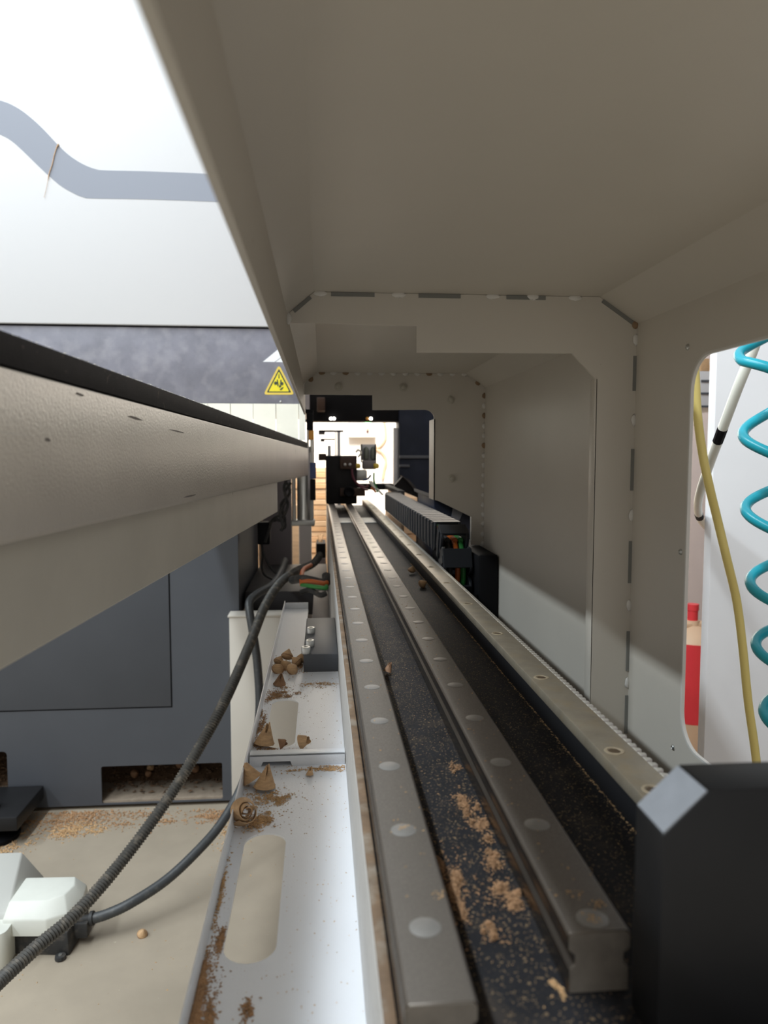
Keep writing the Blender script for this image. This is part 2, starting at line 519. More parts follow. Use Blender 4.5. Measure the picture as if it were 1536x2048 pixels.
def bead(c, r, mt, parent, name='weld_bead', sx=1.0, sz=1.0):
    bm_ = MB()
    n = 7
    for i in range(n):
        pass
    prof_ = [(-r * math.cos(PI * i / 6), r * max(0.05, math.sin(PI * i / 6))) for i in range(7)]
    bm_.lathe((0, 0, 0), (0, 0, 1), prof_, 8)
    for v in bm_.v:
        v.x *= sx * rnd.uniform(.85, 1.15)
        v.z *= sz * rnd.uniform(.85, 1.15)
        v.y *= 0.5
        v += Vector(c)
    return bm_.build(name, mt, parent, angle=70)


for px in (640, 797, 985, 1066, 1150):
    c = PY(px, 589, D1)
    bead((c.x, D1 - 0.0008, zt - 0.001), 0.003, M['weld'], rib, sx=2.2)
bead((0.3035, D1 - 0.001, 0.1262), 0.0036, M['rust'], rib)
bead((-0.0292, D1 - 0.001, 0.1275), 0.0028, M['weld'], rib, sz=2.0)
for py in (680, 840, 1030, 1210, 1365):
    bead((WX - 0.0012, D1 - 0.001, PY(1268, py, D1).z), 0.0030, M['weld'], rib, sz=1.8)

# far rib
D2 = 1.39
q = lambda px, py: (PY(px, py, D2).x, PY(px, py, D2).z)
arc = []
ccx, ccz = q(850, 838)
for k in range(7):
    a = math.radians(90 * k / 6)
    arc.append((ccx + 0.0175 * math.cos(a), ccz + 0.0170 * math.sin(a)))
rib2 = [(-0.0302, 0.112), (-0.0302, 0.1313), (-0.0055, 0.1522), (0.268, 0.1522), (WX, 0.1273), (WX, -0.1675), (q(943, 1036)[0], -0.1675), q(943, 1034)] + [q(875, 1001), (arc[0][0], q(875, 1000)[1])] + arc + [q(745, 820), q(745, 790)]
ribf = MB().plate(rib2, [], lambda a, b, t: (a, t, b), D2, D2 + 0.004).build('rib_frame', M['cream'], hs, angle=20)
MB().box(arc[0][0], arc[0][0] + 0.0018, D2, D2 + 0.065, q(875, 1000)[1], ccz).build('rib_return', M['cream'], ribf)
for px, py in ((677, 773), (806, 775), (901, 800), (903, 957)):
    c = PY(px, py, D2)
    MB().lathe(c + Vector((0, 0.001, 0)), (0, -1, 0), [(0, 0.0078), (0.003, 0.0074), (0.0035, 0.0045), (0.009, 0.0042), (0.0095, 0.003)], 12).build('stud', M['cream_dull'], ribf)
for i in range(22):
    z = 0.112 - i * 0.0185
    bead((WX - 0.0015, D2 - 0.001, z), 0.0042, M['rust'] if i in (0, 2, 5) else M['weld'], ribf, sz=1.2)
for i in range(13):
    bead((0.002 + i * 0.022, D2 - 0.001, 0.1515), 0.0038, M['rust'] if i in (0, 2, 9) else M['weld'], ribf, sx=1.6)
bead((-0.018, D2 - 0.001, 0.140), 0.005, M['rust'], ribf)
bead((0.292, D2 - 0.001, 0.136), 0.005, M['rust'], ribf)

# ------------------------------------------------------------------ machine bed with rails and rack
BX0, BX1 = 0.0235, 0.2085
ZB, ZR = -0.218, -0.192
YE = 3.34
bed = thing('machine_bed', 'long black machine bed carrying two steel guide rails and a toothed rack', 'machine bed', (0.11, 0.3, -H))
MB().box(BX0 + 0.001, BX1, 0.20, YE, -0.44, ZB).build('bed_casting', M['bed'], bed, bevel=0.0012)
MB().box(BX0 - 0.0012, BX0 + 0.0008, 0.20, YE, -0.44, ZB - 0.0005).build('side_plate', M['side'], bed, bevel=0.0005)
MB().box(BX0 - 0.0008, BX0 + 0.0042, 0.20, YE, ZB - 0.001, ZB + 0.0022).build('edge_ledge', M['ledge'], bed, bevel=0.0007)
MB().box(0.1812, BX1 - 0.001, 0.30, YE, ZB - 0.002, ZR - 0.008).build('rack_riser', M['riser'], bed, bevel=0.0006)
for yy in (0.6, 2.6):
    MB().box(0.05, 0.19, yy, yy + 0.18, -H, -0.44).build('leg', M['cream_dull'], bed, bevel=0.003)
for x0, x1 in ((0.0565, 0.098), (0.128, 0.179)):
    MB().box(x0, x1, 2.42, 2.60, ZB, ZB + 0.004).build('pale_plate', M['alu_dull'], bed, bevel=0.001)  # thin pale metal strips set across the bed between and beside the rails
# dust line at the foot of the riser
pts = [(0.1806 - abs(rnd.gauss(0, 0.0008)), rnd.uniform(0.28, 1.5) ** 1.0, ZB + rnd.uniform(0.0002, 0.0012)) for _ in range(1400)]
MB().chips(pts, 0.0004, 0.0011).build('dust_line', M['saw'], bed, smooth=False, kind='stuff')


def rail(xc, y0, label):
    h = 0.01325
    s = [(h - 0.0016, 0), (h, -0.0016), (h, -0.0070), (h - 0.0028, -0.0092), (h - 0.0028, -0.0135), (h - 0.0006, -0.0158), (h - 0.0006, -0.026)]
    pr_ = [(xc + x, ZR + z) for x, z in s] + [(xc - x, ZR + z) for x, z in reversed(s)]
    r = MB().prism_y(pr_, y0, YE - 0.01).build('guide_rail', M['rail'], bed, bevel=0.0003, seg=1, angle=25, label=label)
    MB().prism_y([(xc + (a - xc) * .96, ZR - 0.013 + (b - ZR + 0.013) * .96) for a, b in pr_], y0 - 0.0004, y0 + 0.001).build('rail_end', M['rail_cut'], r, label='dull saw-cut rail end')
    first = None
    k = 0
    while 0.2904 + 0.0801 * k < YE - 0.03:
        y = 0.2904 + 0.0801 * k
        if first is None:
            first = MB().lathe((xc, y, ZR - 0.001), (0, 0, 1), [(0, 0.0066), (0.00115, 0.0066), (0.0013, 0.0063), (0.00125, 0.0)], 24).build('bolt_cap', M['cap'], r)
            y00 = y
        else:
            dup(first, loc=(0, y - y00, 0), parent=r)
        k += 1
    return r


rail(0.0412, 0.2480, 'guide rail nearest the white tray')
rail(0.1113, 0.2822, 'guide rail nearest the toothed rack')

rk = MB().box(0.1800, 0.2040, 0.306, YE - 0.02, ZR - 0.0085, ZR).build('gear_rack', M['rack'], bed, bevel=0.0008)
tm = lambda y: MB().hexa([(0.2040, y - 0.0034, ZR - 0.0085), (0.2092, y - 0.0014, ZR - 0.0085), (0.2092, y + 0.0014, ZR - 0.0085), (0.2040, y + 0.0034, ZR - 0.0085)],
                         [(0.2040, y - 0.0034, ZR - 0.0004), (0.2092, y - 0.0014, ZR - 0.0004), (0.2092, y + 0.0014, ZR - 0.0004), (0.2040, y + 0.0034, ZR - 0.0004)])
y0 = 0.314
t0 = tm(y0).build('tooth', M['tooth'], rk, bevel=0.0006, seg=1)
for k in range(1, 120):
    dup(t0, loc=(0, 0.0080 * k, 0), parent=rk)
mb = MB()
for k in range(120, 372):
    y = y0 + 0.0080 * k
    t_ = tm(y)
    mb.add(t_.v, t_.f)
mb.build('teeth_row', M['tooth'], rk, kind='stuff')
k = 0
for yb in [0.405 - 0.163 * 0, 0.4622, 0.6257, 0.7886, 0.9519] + [0.9519 + 0.163 * i for i in range(1, 13)]:
    rg = MB().lathe((0.1895, yb, ZR - 0.0003), (0, 0, 1), [(0, 0.0066), (0.0007, 0.0064), (0.0008, 0.0046), (0.0002, 0.0042)], 20).build('bolt_ring', M['bolt_dust'], rk)
    MB().lathe((0.1895, yb, ZR - 0.0003), (0, 0, 1), [(0, 0.0042), (0.0005, 0.0040), (0.0006, 0.0022), (0.0004, 0.0)], 6).build('bolt_head', M['bolt_dark'], rk)

# black stop plate at the near end
st = thing('stop_plate', 'thick black stop plate with a slanted grey corner at the near end of the rack', 'stop plate', (0.19, 0.265, ZB))
Ya, Yb = 0.250, 0.2735
xl = PY(1326, 1672, Ya).x
zt_ = PY(1420, 1581, Ya).z
c1 = (xl, PY(1326, 1672, Ya).z)
c2 = (PY(1420, 1581, Ya).x, zt_)
poly = [(xl, ZB + 0.0003), (0.27, ZB + 0.0003), (0.27, zt_), c2, c1]
MB().prism_y(poly, Ya, Yb).build('plate_body', M['stop_black'], st, bevel=0.0009, angle=25)
dv = Vector((c2[0] - c1[0], c2[1] - c1[1])).normalized()
nn = Vector((-dv.y, dv.x)) * 0.0004
ca_, cb_ = Vector(c1) + dv * 0.0008, Vector(c2) - dv * 0.0008
MB().plate([tuple(ca_ - nn), tuple(cb_ - nn), tuple(cb_ + nn), tuple(ca_ + nn)], [], lambda a, b, t: (a, t, b), Ya + 0.0007, Yb - 0.0007).build('corner_face', M['facet'], st, label='slanted grey machined corner face')
MB().prism_y([(xl + 0.03, ZB + 0.002), (0.24, ZB + 0.002), (0.24, ZB + 0.025), (xl + 0.03, ZB + 0.025)], Yb - 0.0005, Yb + 0.010).build('plate_foot', M['stop_black'], st, bevel=0.001)

# ------------------------------------------------------------------ tray left of the bed
tr = thing('drip_tray', 'long white sheet metal tray with oval slots and sawdust beside the rails', 'tray', (-0.02, 0.6, -0.30))
TX0 = -0.0718
TX1 = BX0 - 0.0014
ZT = -0.30
outer = [(TX0, 0.20), (TX1, 0.20), (TX1, 1.03), (-0.027, 1.03), (-0.027, 1.47), (TX0, 1.47)]
slot = lambda y0, y1: rrect(-0.0612, -0.0292, y0, y1, 0.0159, 10)
MB().plate(outer, [slot(0.4285, 0.5835), slot(0.7600, 0.9140)], lambda a, b, t: (a, b, t), ZT - 0.0015, ZT).build('tray_floor', M['tray'], tr, angle=20)
MB().box(TX0 - 0.0013, TX0, 0.20, 1.47, ZT - 0.0015, -0.284).build('tray_lip', M['tray'], tr, bevel=0.0004)
MB().box(TX0, -0.027, 1.4685, 1.47, ZT, -0.288).build('tray_lip', M['tray'], tr, bevel=0.0004)
Yr = PZ(600, 1531, ZT).y
zr_ = ZT + 0.0112
rb = MB().plate([(TX0 + 0.001, ZT), (TX0 + 0.012, ZT), (TX0 + 0.014, ZT + 0.0045), (-0.0315, ZT + 0.0045), (-0.030, ZT), (TX1 - 0.0006, ZT), (TX1 - 0.0006, zr_), (TX0 + 0.001, zr_)], [],
                lambda a, b, t: (a, t, b), Yr, Yr + 0.0018)
rb.box(TX0 + 0.001, TX1 - 0.0006, Yr, Yr + 0.014, zr_ - 0.0014, zr_)
rb.box(TX0 + 0.001, TX1 - 0.0006, Yr + 0.0128, Yr + 0.014, ZT, zr_ - 0.0014)  # unseen back plate added to keep the notch dark
rb.build('cross_rib', M['tray'], tr, bevel=0.0004)

# dark bolted block on the tray end
bk = thing('clamp_block', 'dark grey steel block with three socket bolts at the far end of the tray', 'clamp block', (0, 1.1, -0.31))
MB().box(-0.0262, TX1, 1.032, 1.27, -0.306, -0.2755).build('block', M['cabinet'], bk, bevel=0.002)
for px, py in ((612, 1306), (620, 1292), (622, 1266)):
    c = PZ(px, py, -0.2755)
    mbb = MB().lathe(c, (0, 0, 1), [(-0.0005, 0.0065), (0.008, 0.0065), (0.009, 0.0058), (0.009, 0.0034), (0.005, 0.003)], 14)
    mbb.build('socket_bolt', M['zinc'], bk)

# ------------------------------------------------------------------ worktable beam on the left
SX, SZ = 0.0553, -0.0093
bmf = lambda a, b, t: (a + SX * t, t, b + SZ * t)
wt = thing('worktable_beam', 'long cream steel table edge beam with a black strip along its top', 'table beam', (-0.4, 1.2, -0.1))
MB().plate([(-0.17, -0.0355), (-0.1735, -0.039), (-0.50, -0.039), (-0.50, 0.0455), (-0.1712, 0.0455), (-0.17, 0.0443)], [], bmf, -0.1, 2.36).build('beam_body', M['cream_beam'], wt, angle=50)
MB().plate([(-0.1765, -0.037), (-0.1765, -0.0995), (-0.178, -0.101), (-0.47, -0.101), (-0.47, -0.037)], [], bmf, -0.1, 1.56).build('lower_box', M['cream_dull'], wt, angle=20)
MB().plate([(-0.1712, 0.0470), (-0.1712, 0.0622), (-0.1722, 0.0632), (-0.21, 0.0632), (-0.21, 0.0470)], [], bmf, -0.1, 2.355).build('edge_strip', M['strip'], wt, angle=50)
MB().plate([(-0.174, 0.0453), (-0.174, 0.0472), (-0.205, 0.0472), (-0.205, 0.0453)], [], bmf, -0.1, 2.35).build('strip_seat', M['black'], wt)
pts = []
for _ in range(2600):
    t = rnd.uniform(0.2, 2.3)
    u = -0.1722 - abs(rnd.gauss(0, 0.004))
    pts.append(Vector(bmf(u, 0.0632 + rnd.uniform(-0.0002, 0.0006), t)))
MB().chips(pts, 0.0005, 0.0014).build('strip_dust', M['cream_dull'], wt, smooth=False, kind='stuff')
for i, (px, py, w_, h_, a_) in enumerate(((282, 836, 36, 5, .30), (118, 880, 12, 10, .1), (360, 862, 40, 3, .22), (180, 789, 22, 5, .3), (385, 992, 30, 4, -.2), (60, 868, 90, 1.6, .12))):
    # scuffs where the paint is knocked off the beam face
    t_ = 0.17 * 1500 / (725 - px)
    zc_ = PY(px, py, t_).z - SZ * t_
    k_ = t_ / 1500
    sh = [(w_ * .5 * math.cos(2 * PI * j / 9) * rnd.uniform(.6, 1.1), h_ * .5 * math.sin(2 * PI * j / 9) * rnd.uniform(.6, 1.1)) for j in range(9)]
    MB().plate([(t_ + k_ * 2.6 * x_ * t_ / .5, zc_ - k_ * (y_ + x_ * a_ * .3)) for x_, y_ in sh], [], lambda a, b, t: bmf(t, b, a), -0.1703, -0.1699).build('scuff', M['scuff'] if i not in (5,) else M['weld'], wt, smooth=False)
for yy in (-0.08, 0.02):
    MB().box(-0.40, -0.36, yy, yy + 0.05, -H, -0.10).build('leg', M['cream_dull'], wt, bevel=0.002)

# ------------------------------------------------------------------ gantry: cover, dark panel, curtain
G = 2.25
ga = thing('gantry_cover', 'white gantry cover with a grey wave stripe, dark lower band and cream strip curtain', 'gantry cover', (-1.0, 2.4, 0.15))
gz_w = PY(300, 650, G).z
gz_d = PY(560, 808, G).z
GXR = PY(611, 850, G).x
MB().box(-2.4, GXR, G, G + 0.95, gz_w, 1.75).build('upper_cover', M['white'], ga, bevel=0.004)
lp = MB().box(-2.4, GXR - 0.001, G + 0.012, G + 0.94, gz_d, gz_w - 0.004).build('lower_panel', M['slate'], ga, bevel=0.002)
MB().box(-2.4, GXR - 0.001, G + 0.010, G + 0.94, gz_w - 0.004, gz_w).build('shadow_gap', M['black'], ga)
# wave stripe
upper = [(-60, 186), (0, 201), (28, 212), (55, 230), (85, 257), (117, 291), (140, 312), (165, 328), (190, 338), (215, 341), (300, 343), (427, 348), (520, 351), (600, 353)]
lower = [(-60, 244), (0, 269), (22, 281), (45, 301), (80, 335), (105, 358), (125, 374), (150, 388), (168, 395), (186, 397), (300, 399), (445, 404), (520, 406), (600, 408)]


def dense(l):
    p = smoothpath([(a, b, 0) for a, b in l], 5)
    return [(v.x, v.y) for v in p]


wp = dense(upper) + dense(lower)[::-1]
wp = [(PY(a, b, G).x, PY(a, b, G).z) for a, b in wp]
MB().plate(wp, [], lambda a, b, t: (a, t, b), G - 0.0008, G + 0.0005).build('wave_stripe', M['band'], ga, smooth=False)
th_ = smoothpath([PY(a, b, G - 0.003) for a, b in ((117, 288), (113, 296), (108, 312), (104, 330), (98, 348), (93, 375), (88, 395))], 4)
MB().ring(th_, [0.0022 if i < 4 else 0.0013 if i < 18 else 0.0005 for i in range(len(th_))], 5).build('hanging_shaving', M['knot'], ga)
GP = G + 0.012


def decal(pts, name, mt, parent, lift=0.0006, base=0.0004):
    p = [(PY(a, b, GP).x, PY(a, b, GP).z) for a, b in pts]
    return MB().plate(p, [], lambda a, b, t: (a, t, b), GP - lift, GP + base).build(name, mt, parent, smooth=False)


decal([(526, 723.5), (562, 694), (620, 646), (655, 646), (549, 724)], 'slash_mark', M['decal'], lp)
decal([(551, 724), (656, 646), (690, 646), (573, 724.5)], 'slash_mark', M['decal'], lp)
decal([(575, 724.5), (692, 646), (716, 646), (597, 725)], 'slash_mark', M['decal'], lp)
c = PY(561.5, 803.5, GP)
MB().lathe(c, (0, -1, 0), [(0, 0.0038), (0.002, 0.0034), (0.0026, 0.0018)], 10).build('screw', M['zinc'], lp)


def rtri(cx, top, bot, hw, r, n=5):
    """rounded triangle in picture units on the panel plane"""
    A, B, C = Vector((cx, top)), Vector((cx + hw, bot)), Vector((cx - hw, bot))
    outp = []
    for P0, P1, P2 in ((C, A, B), (A, B, C), (B, C, A)):
        d0, d1 = (P0 - P1).normalized(), (P2 - P1).normalized()
        half = d0.angle(d1) / 2
        t = r / math.tan(half)
        s0, s1 = P1 + d0 * t, P1 + d1 * t
        for k in range(n + 1):
            u = k / n
            p_ = s0 * (1 - u) ** 2 + P1 * 2 * u * (1 - u) + s1 * u * u
            outp.append((p_.x, p_.y))
    return outp


sk = decal(rtri(558, 729, 789.5, 31, 4.5), 'warning_sticker', M['yellow_edge'], ga, 0.0010)
decal(rtri(558, 737.5, 785, 24.5, 1.5), 'sticker_border', M['sticker_black'], sk, 0.0014)
decal(rtri(558, 743, 783, 20.5, 1.2), 'sticker_field', M['yellow'], sk, 0.0018)


def sym(polys):
    mbs = MB()
    for pts in polys:
        p = [(PY(a, b, GP).x, PY(a, b, GP).z) for a, b in pts]
        mbs.plate(p, [], lambda a, b, t: (a, t, b), GP - 0.0022, GP - 0.0012)
    return mbs


def gear(cx, cy, r, n=8):
    pts = []
    for k in range(n * 4):
        a = 2 * PI * k / (n * 4)
        rr = r if (k % 4) < 2 else r * 0.68
        pts.append((cx + rr * math.cos(a), cy + rr * math.sin(a)))
    return pts


sym([[(557.2, 748), (558.8, 748), (559.2, 757), (556.8, 757)],
     gear(551.5, 766.5, 4.2, 7), gear(563.5, 767.5, 4.4, 7),
     [(553.5, 759), (555.5, 759), (557.5, 770), (555.8, 774), (554.6, 770)],
     [(561, 759), (563.5, 760.5), (562, 765), (560.3, 764)],
     [(557.5, 772), (560, 770), (563, 772.5), (561, 775), (558.5, 775.5)],
     [(559.5, 779), (563, 775.5), (567.5, 774), (565, 778.5), (561.5, 781)]]).build('sticker_symbol', M['sticker_black'], sk, smooth=False)

# curtain strips (each hangs on its own)
edges = [611]
while edges[-1] > -500:
    edges.append(edges[-1] - (14 if len(edges) == 1 else 45.5))
prev = None
for i, (e1, e0) in enumerate(zip(edges, edges[1:])):
    x1, x0 = PY(e1, 840, G).x, PY(e0, 840, G).x
    yy = G + 0.004 + (0.0025 if i % 2 else 0.0)
    MB().plate([(x0 + 0.0010, yy), (x1 - 0.0006, yy + 0.001), (x1 - 0.0006, yy + 0.003), (x0 + 0.0010, yy + 0.002)], [],
               lambda a, b, t: (a, b, t), 0.046, gz_d + 0.001).build('curtain_strip', M['curtain'], ga, smooth=False)

# ------------------------------------------------------------------ base cabinet below
CY = 2.27
cb = thing('base_cabinet', 'dark grey steel machine base with a rectangular fork pocket full of wood plugs', 'machine base', (-1.0, 2.6, -H))
cxr = PY(476, 1100, CY).x
ztop = -0.0635
pk = lambda x0, x1, y0, y1, r: rrect(PY(x0, 1570, CY).x, PY(x1, 1570, CY).x, PY(200, y1, CY).z, PY(300, y0, CY).z, r, 4)
zb = -H + 0.012
front = MB().plate([(-2.4, zb), (cxr, zb), (cxr, ztop), (-2.4, ztop)], [pk(203, 445, 1530, 1608, 0.006), pk(-190, 16, 1494, 1598, 0.012)], lambda a, b, t: (a, t, b), CY, CY + 0.006)
front.build('front_panel', M['cabinet'], cb, angle=20)
MB().box(cxr - 0.006, cxr, CY + 0.006, 3.0, zb, ztop).build('side_panel', M['cabinet'], cb)
MB().box(-2.4, cxr - 0.006, CY + 0.006, 3.0, ztop - 0.006, ztop).build('top_panel', M['cabinet'], cb)
MB().box(-2.4, cxr - 0.006, 2.62, 2.63, zb, ztop - 0.006).build('back_panel', M['black'], cb)  # black, so the shade deep in the pocket lies in its colour
MB().box(-2.4, cxr - 0.006, CY + 0.006, 2.62, zb, zb + 0.01).build('base_plate', M['dusty_plate'], cb)
dx1 = PY(340, 1300, CY).x
dzb = PY(200, 1416, CY).z
MB().box(-1.6, dx1, CY - 0.002, CY + 0.001, dzb, ztop - 0.02).build('door_panel', M['cabinet'], cb, bevel=0.0008)
MB().box(dx1, dx1 + 0.004, CY - 0.0004, CY + 0.001, dzb - 0.004, ztop - 0.02).build('door_gap', M['black'], cb)
MB().box(-1.6, dx1, CY - 0.0004, CY + 0.001, dzb - 0.004, dzb).build('door_gap', M['black'], cb)
for x in (-1.3, cxr - 0.12):
    MB().box(x, x + 0.08, 2.35, 2.43, -H, zb).build('foot', M['black'], cb)
# sawdust inside the pockets
hp = []
for (x0, x1) in ((203, 445), (-190, 16)):
    X0, X1 = PY(x0, 1570, CY).x, PY(x1, 1570, CY).x
    for _ in range(900):
        y = CY + 0.02 + 0.26 * rnd.random() ** 0.45
        hp.append((rnd.uniform(X0 - 0.02, X1 + 0.02), y, zb + 0.011 + max(0, y - CY - 0.13) * 0.5 + rnd.uniform(0, 0.008)))
sp = MB().chips(hp, 0.004, 0.012)
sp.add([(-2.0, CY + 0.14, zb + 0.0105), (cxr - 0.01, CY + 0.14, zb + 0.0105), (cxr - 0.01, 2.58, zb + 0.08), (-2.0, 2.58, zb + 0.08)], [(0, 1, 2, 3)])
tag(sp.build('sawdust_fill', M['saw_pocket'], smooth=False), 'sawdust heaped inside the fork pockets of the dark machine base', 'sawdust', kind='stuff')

# levelling foot bracket at the left edge
ft = thing('levelling_foot', 'black levelling foot bracket on the floor at the left edge of the dark base', 'machine foot', (-0.93, 2.16, -H))
MB().box(-1.10, -0.835, 2.06, 2.262, -H + 0.045, -H + 0.085).build('bracket_arm', M['stop_black'], ft, bevel=0.004)
MB().lathe((-0.93, 2.12, -H), (0, 0, 1), [(0, 0.075), (0.012, 0.075), (0.02, 0.05), (0.022, 0.018), (0.045, 0.018)], 20).build('foot_pad', M['black'], ft)
MB().lathe((-0.93, 2.12, -H + 0.085), (0, 0, 1), [(0, 0.026), (0.018, 0.026), (0.0181, 0.014), (0.05, 0.014)], 6).build('foot_bolt', M['zinc'], ft)

# cream support leg
lg = thing('support_leg', 'cream steel support box standing between the dark base and the tray', 'support leg', (-0.16, 2.27, -H))
lx0, lx1 = PY(460.5, 1400, 2.2).x, -0.045
lz = PY(500, 1233, 2.2).z
MB().box(lx0, lx1, 2.20, 2.264, -H, lz).build('leg_box', M['cream'], lg, bevel=0.004)
MB().box(lx0 - 0.004, lx1 + 0.004, 2.198, 2.266, lz - 0.002, lz + 0.004).build('leg_lid', M['cream'], lg, bevel=0.0015)

# lower machine frame behind, dark
fr = thing('lower_frame', 'dark steel frame deck below the table carrying loose cables', 'machine frame', (-0.1, 2.3, -0.5))
MB().box(-0.026, 0.020, 1.35, 2.352, -0.445, -0.425).build('deck_plate', M['frame_dark'], fr, bevel=0.002)
MB().box(-0.24, 0.020, 2.352, 2.95, -0.50, -0.425).build('deck_plate', M['frame_dark'], fr, bevel=0.002)
for x0, yy in ((0.0, 1.5), (-0.01, 2.8), (-0.2, 2.8)):
    MB().box(x0 - 0.018, x0 + 0.018, yy, yy + 0.06, -H, -0.445).build('post', M['frame_dark'], fr, bevel=0.003)

# mauve machine panel beyond the deck
mp_ = thing('grey_side_panel', 'mauve grey machine panel behind the hanging steel cylinder', 'machine panel', (-0.16, 3.05, -H))
MB().box(PY(520, 1080, 3.0).x, PY(583, 1080, 3.0).x, 3.02, 3.08, -H, 0.02).build('panel', M['mauve'], mp_, bevel=0.004)
MB().box(PY(517, 1080, 3.0).x, PY(525, 1080, 3.0).x, 3.005, 3.02, -H, -0.2).build('panel_edge_light', M['beige'], mp_, bevel=0.003)  # beige strip standing in for light caught on the panel's edge
wp_ = thing('white_post', 'pale square post under the hanging steel cylinder', 'post', (-0.08, 3.25, -H))
MB().box(PY(598, 1080, 3.2).x, PY(623, 1080, 3.2).x, 3.2, 3.26, -H, -0.2).build('post_body', M['grey_unit'], wp_, bevel=0.003)
MB().box(PY(596, 1080, 3.2).x, PY(625, 1080, 3.2).x, 3.19, 3.27, -0.2, -0.19).build('post_cap', M['grey_unit'], wp_, bevel=0.003)

# ------------------------------------------------------------------ hanging pneumatic cylinder
cy = thing('pneumatic_cylinder', 'silver pneumatic cylinder with tie rods hanging below the table beam end', 'cylinder', (-0.065, 2.5, -0.25))
YC = 2.5
ca, cbx = PY(583, 1000, YC).x, PY(628, 1000, YC).x
zt1, zb1 = PY(600, 905, YC).z, PY(600, 1041, YC).z
mx = (ca + cbx) / 2
MB().lathe((mx + 0.004, YC + 0.035, zb1), (0, 0, 1), [(0, 0.024), (zt1 - zb1, 0.024)], 24).build('barrel', M['alu'], cy)
for dx in (-0.030, 0.030):
    for dy in (0.005, 0.065):
        MB().cyl((mx + dx, YC + dy, zb1), (mx + dx, YC + dy, zt1), 0.0055, seg=10).build('tie_rod', M['alu'], cy)
MB().box(ca - 0.002, cbx + 0.002, YC - 0.004, YC + 0.074, zb1 - 0.018, zb1).build('end_cap', M['alu_dull'], cy, bevel=0.003)
MB().box(ca - 0.002, cbx + 0.002, YC - 0.004, YC + 0.074, zt1, zt1 + 0.02).build('end_cap', M['alu_dull'], cy, bevel=0.003)
va, vb = PY(620, 940, YC).x, PY(631, 940, YC).x
MB().box(va, vb, YC - 0.02, YC - 0.005, PY(625, 1000, YC).z, PY(625, 958, YC).z).build('sensor_rail', M['black'], cy, bevel=0.002)
MB().box(va, vb + 0.002, YC - 0.026, YC - 0.004, PY(625, 957, YC).z, PY(625, 925, YC).z).build('valve_block', M['blue'], cy, bevel=0.002)
MB().cyl((va + 0.008, YC - 0.012, PY(625, 925, YC).z), (va + 0.008, YC - 0.012, PY(625, 880, YC).z), 0.007, seg=12).build('piston_rod', M['alu'], cy)
MB().box(va - 0.003, va + 0.014, YC - 0.024, YC - 0.002, PY(625, 880, YC).z, PY(625, 861, YC).z).build('orange_coupling', M['orange_block'], cy, bevel=0.002)
MB().box(va - 0.010, va + 0.012, YC - 0.026, YC, PY(625, 861, YC).z, 0.140).build('bracket', M['black'], cy, bevel=0.002)
MB().cyl((va - 0.006, YC - 0.02, PY(615, 905, YC).z), (va - 0.006, YC - 0.02, PY(615, 850, YC).z), 0.004, seg=10).build('guide_pin', M['alu'], cy)
MB().box(va - 0.014, va + 0.012, YC - 0.02, YC + 0.02, 0.140, gz_d - 0.0012).build('hanger', M['black'], cy)
# hose bundle left of the cylinder
hb = thing('cable_bundle', 'tangle of thin black cables hanging below the table beam beside the cylinder', 'cables', (-0.15, 2.45, -0.2))
for i, pth in enumerate([((575, 955), (568, 975), (572, 1000), (560, 1025), (566, 1050)), ((582, 965), (570, 985), (576, 1010), (562, 1040), (550, 1035)),
                         ((570, 960), (580, 985), (562, 1010), (570, 1040), (562, 1062)), ((560, 1030), (545, 1040), (538, 1060), (530, 1085)),
                         ((556, 1040), (538, 1045), (526, 1058), (524, 1090), (530, 1115), (545, 1140), (556, 1150)),
                         ((524, 1088), (525, 1110), (524, 1135), (530, 1150), (548, 1160)), ((578, 990), (566, 1018), (571, 1052), (560, 1060))]):
    yb = 2.40 + 0.012 * i
    MB().ring(smoothpath([PY(a, b_, yb) for a, b_ in pth], 6), 0.0048 if i < 4 else 0.0040, 7).build('cable', M['rubber'], hb)
MB().box(PY(516, 1060, 2.46).x, PY(540, 1060, 2.46).x, 2.44, 2.50, PY(525, 1088, 2.46).z, PY(525, 1044, 2.46).z).build('junction', M['black'], hb, bevel=0.004)

# ------------------------------------------------------------------ conduits and floor cables
def hosepath(l):
    return smoothpath([PY(a, b, y) for a, b, y in l], 10)


ha = thing('ribbed_conduit', 'dark ribbed conduit slanting up from the lower left corner past the cream leg', 'conduit', (-0.5, 1.5, -0.8))
p = resample(hosepath([(-60, 2020, 1.10), (0, 1962, 1.17), (75, 1893, 1.24), (150, 1829, 1.30), (240, 1727, 1.39), (330, 1606, 1.48), (397, 1498, 1.56), (450, 1401, 1.65), (498, 1292, 1.80), (530, 1212, 1.95), (560, 1166, 2.08), (592, 1143, 2.2), (625, 1128, 2.35), (640, 1110, 2.5)]), 0.0029)
MB().ring(p, [0.0124 if i % 2 else 0.0096 for i in range(len(p))], 12).build('conduit_tube', M['hose'], ha, angle=80)

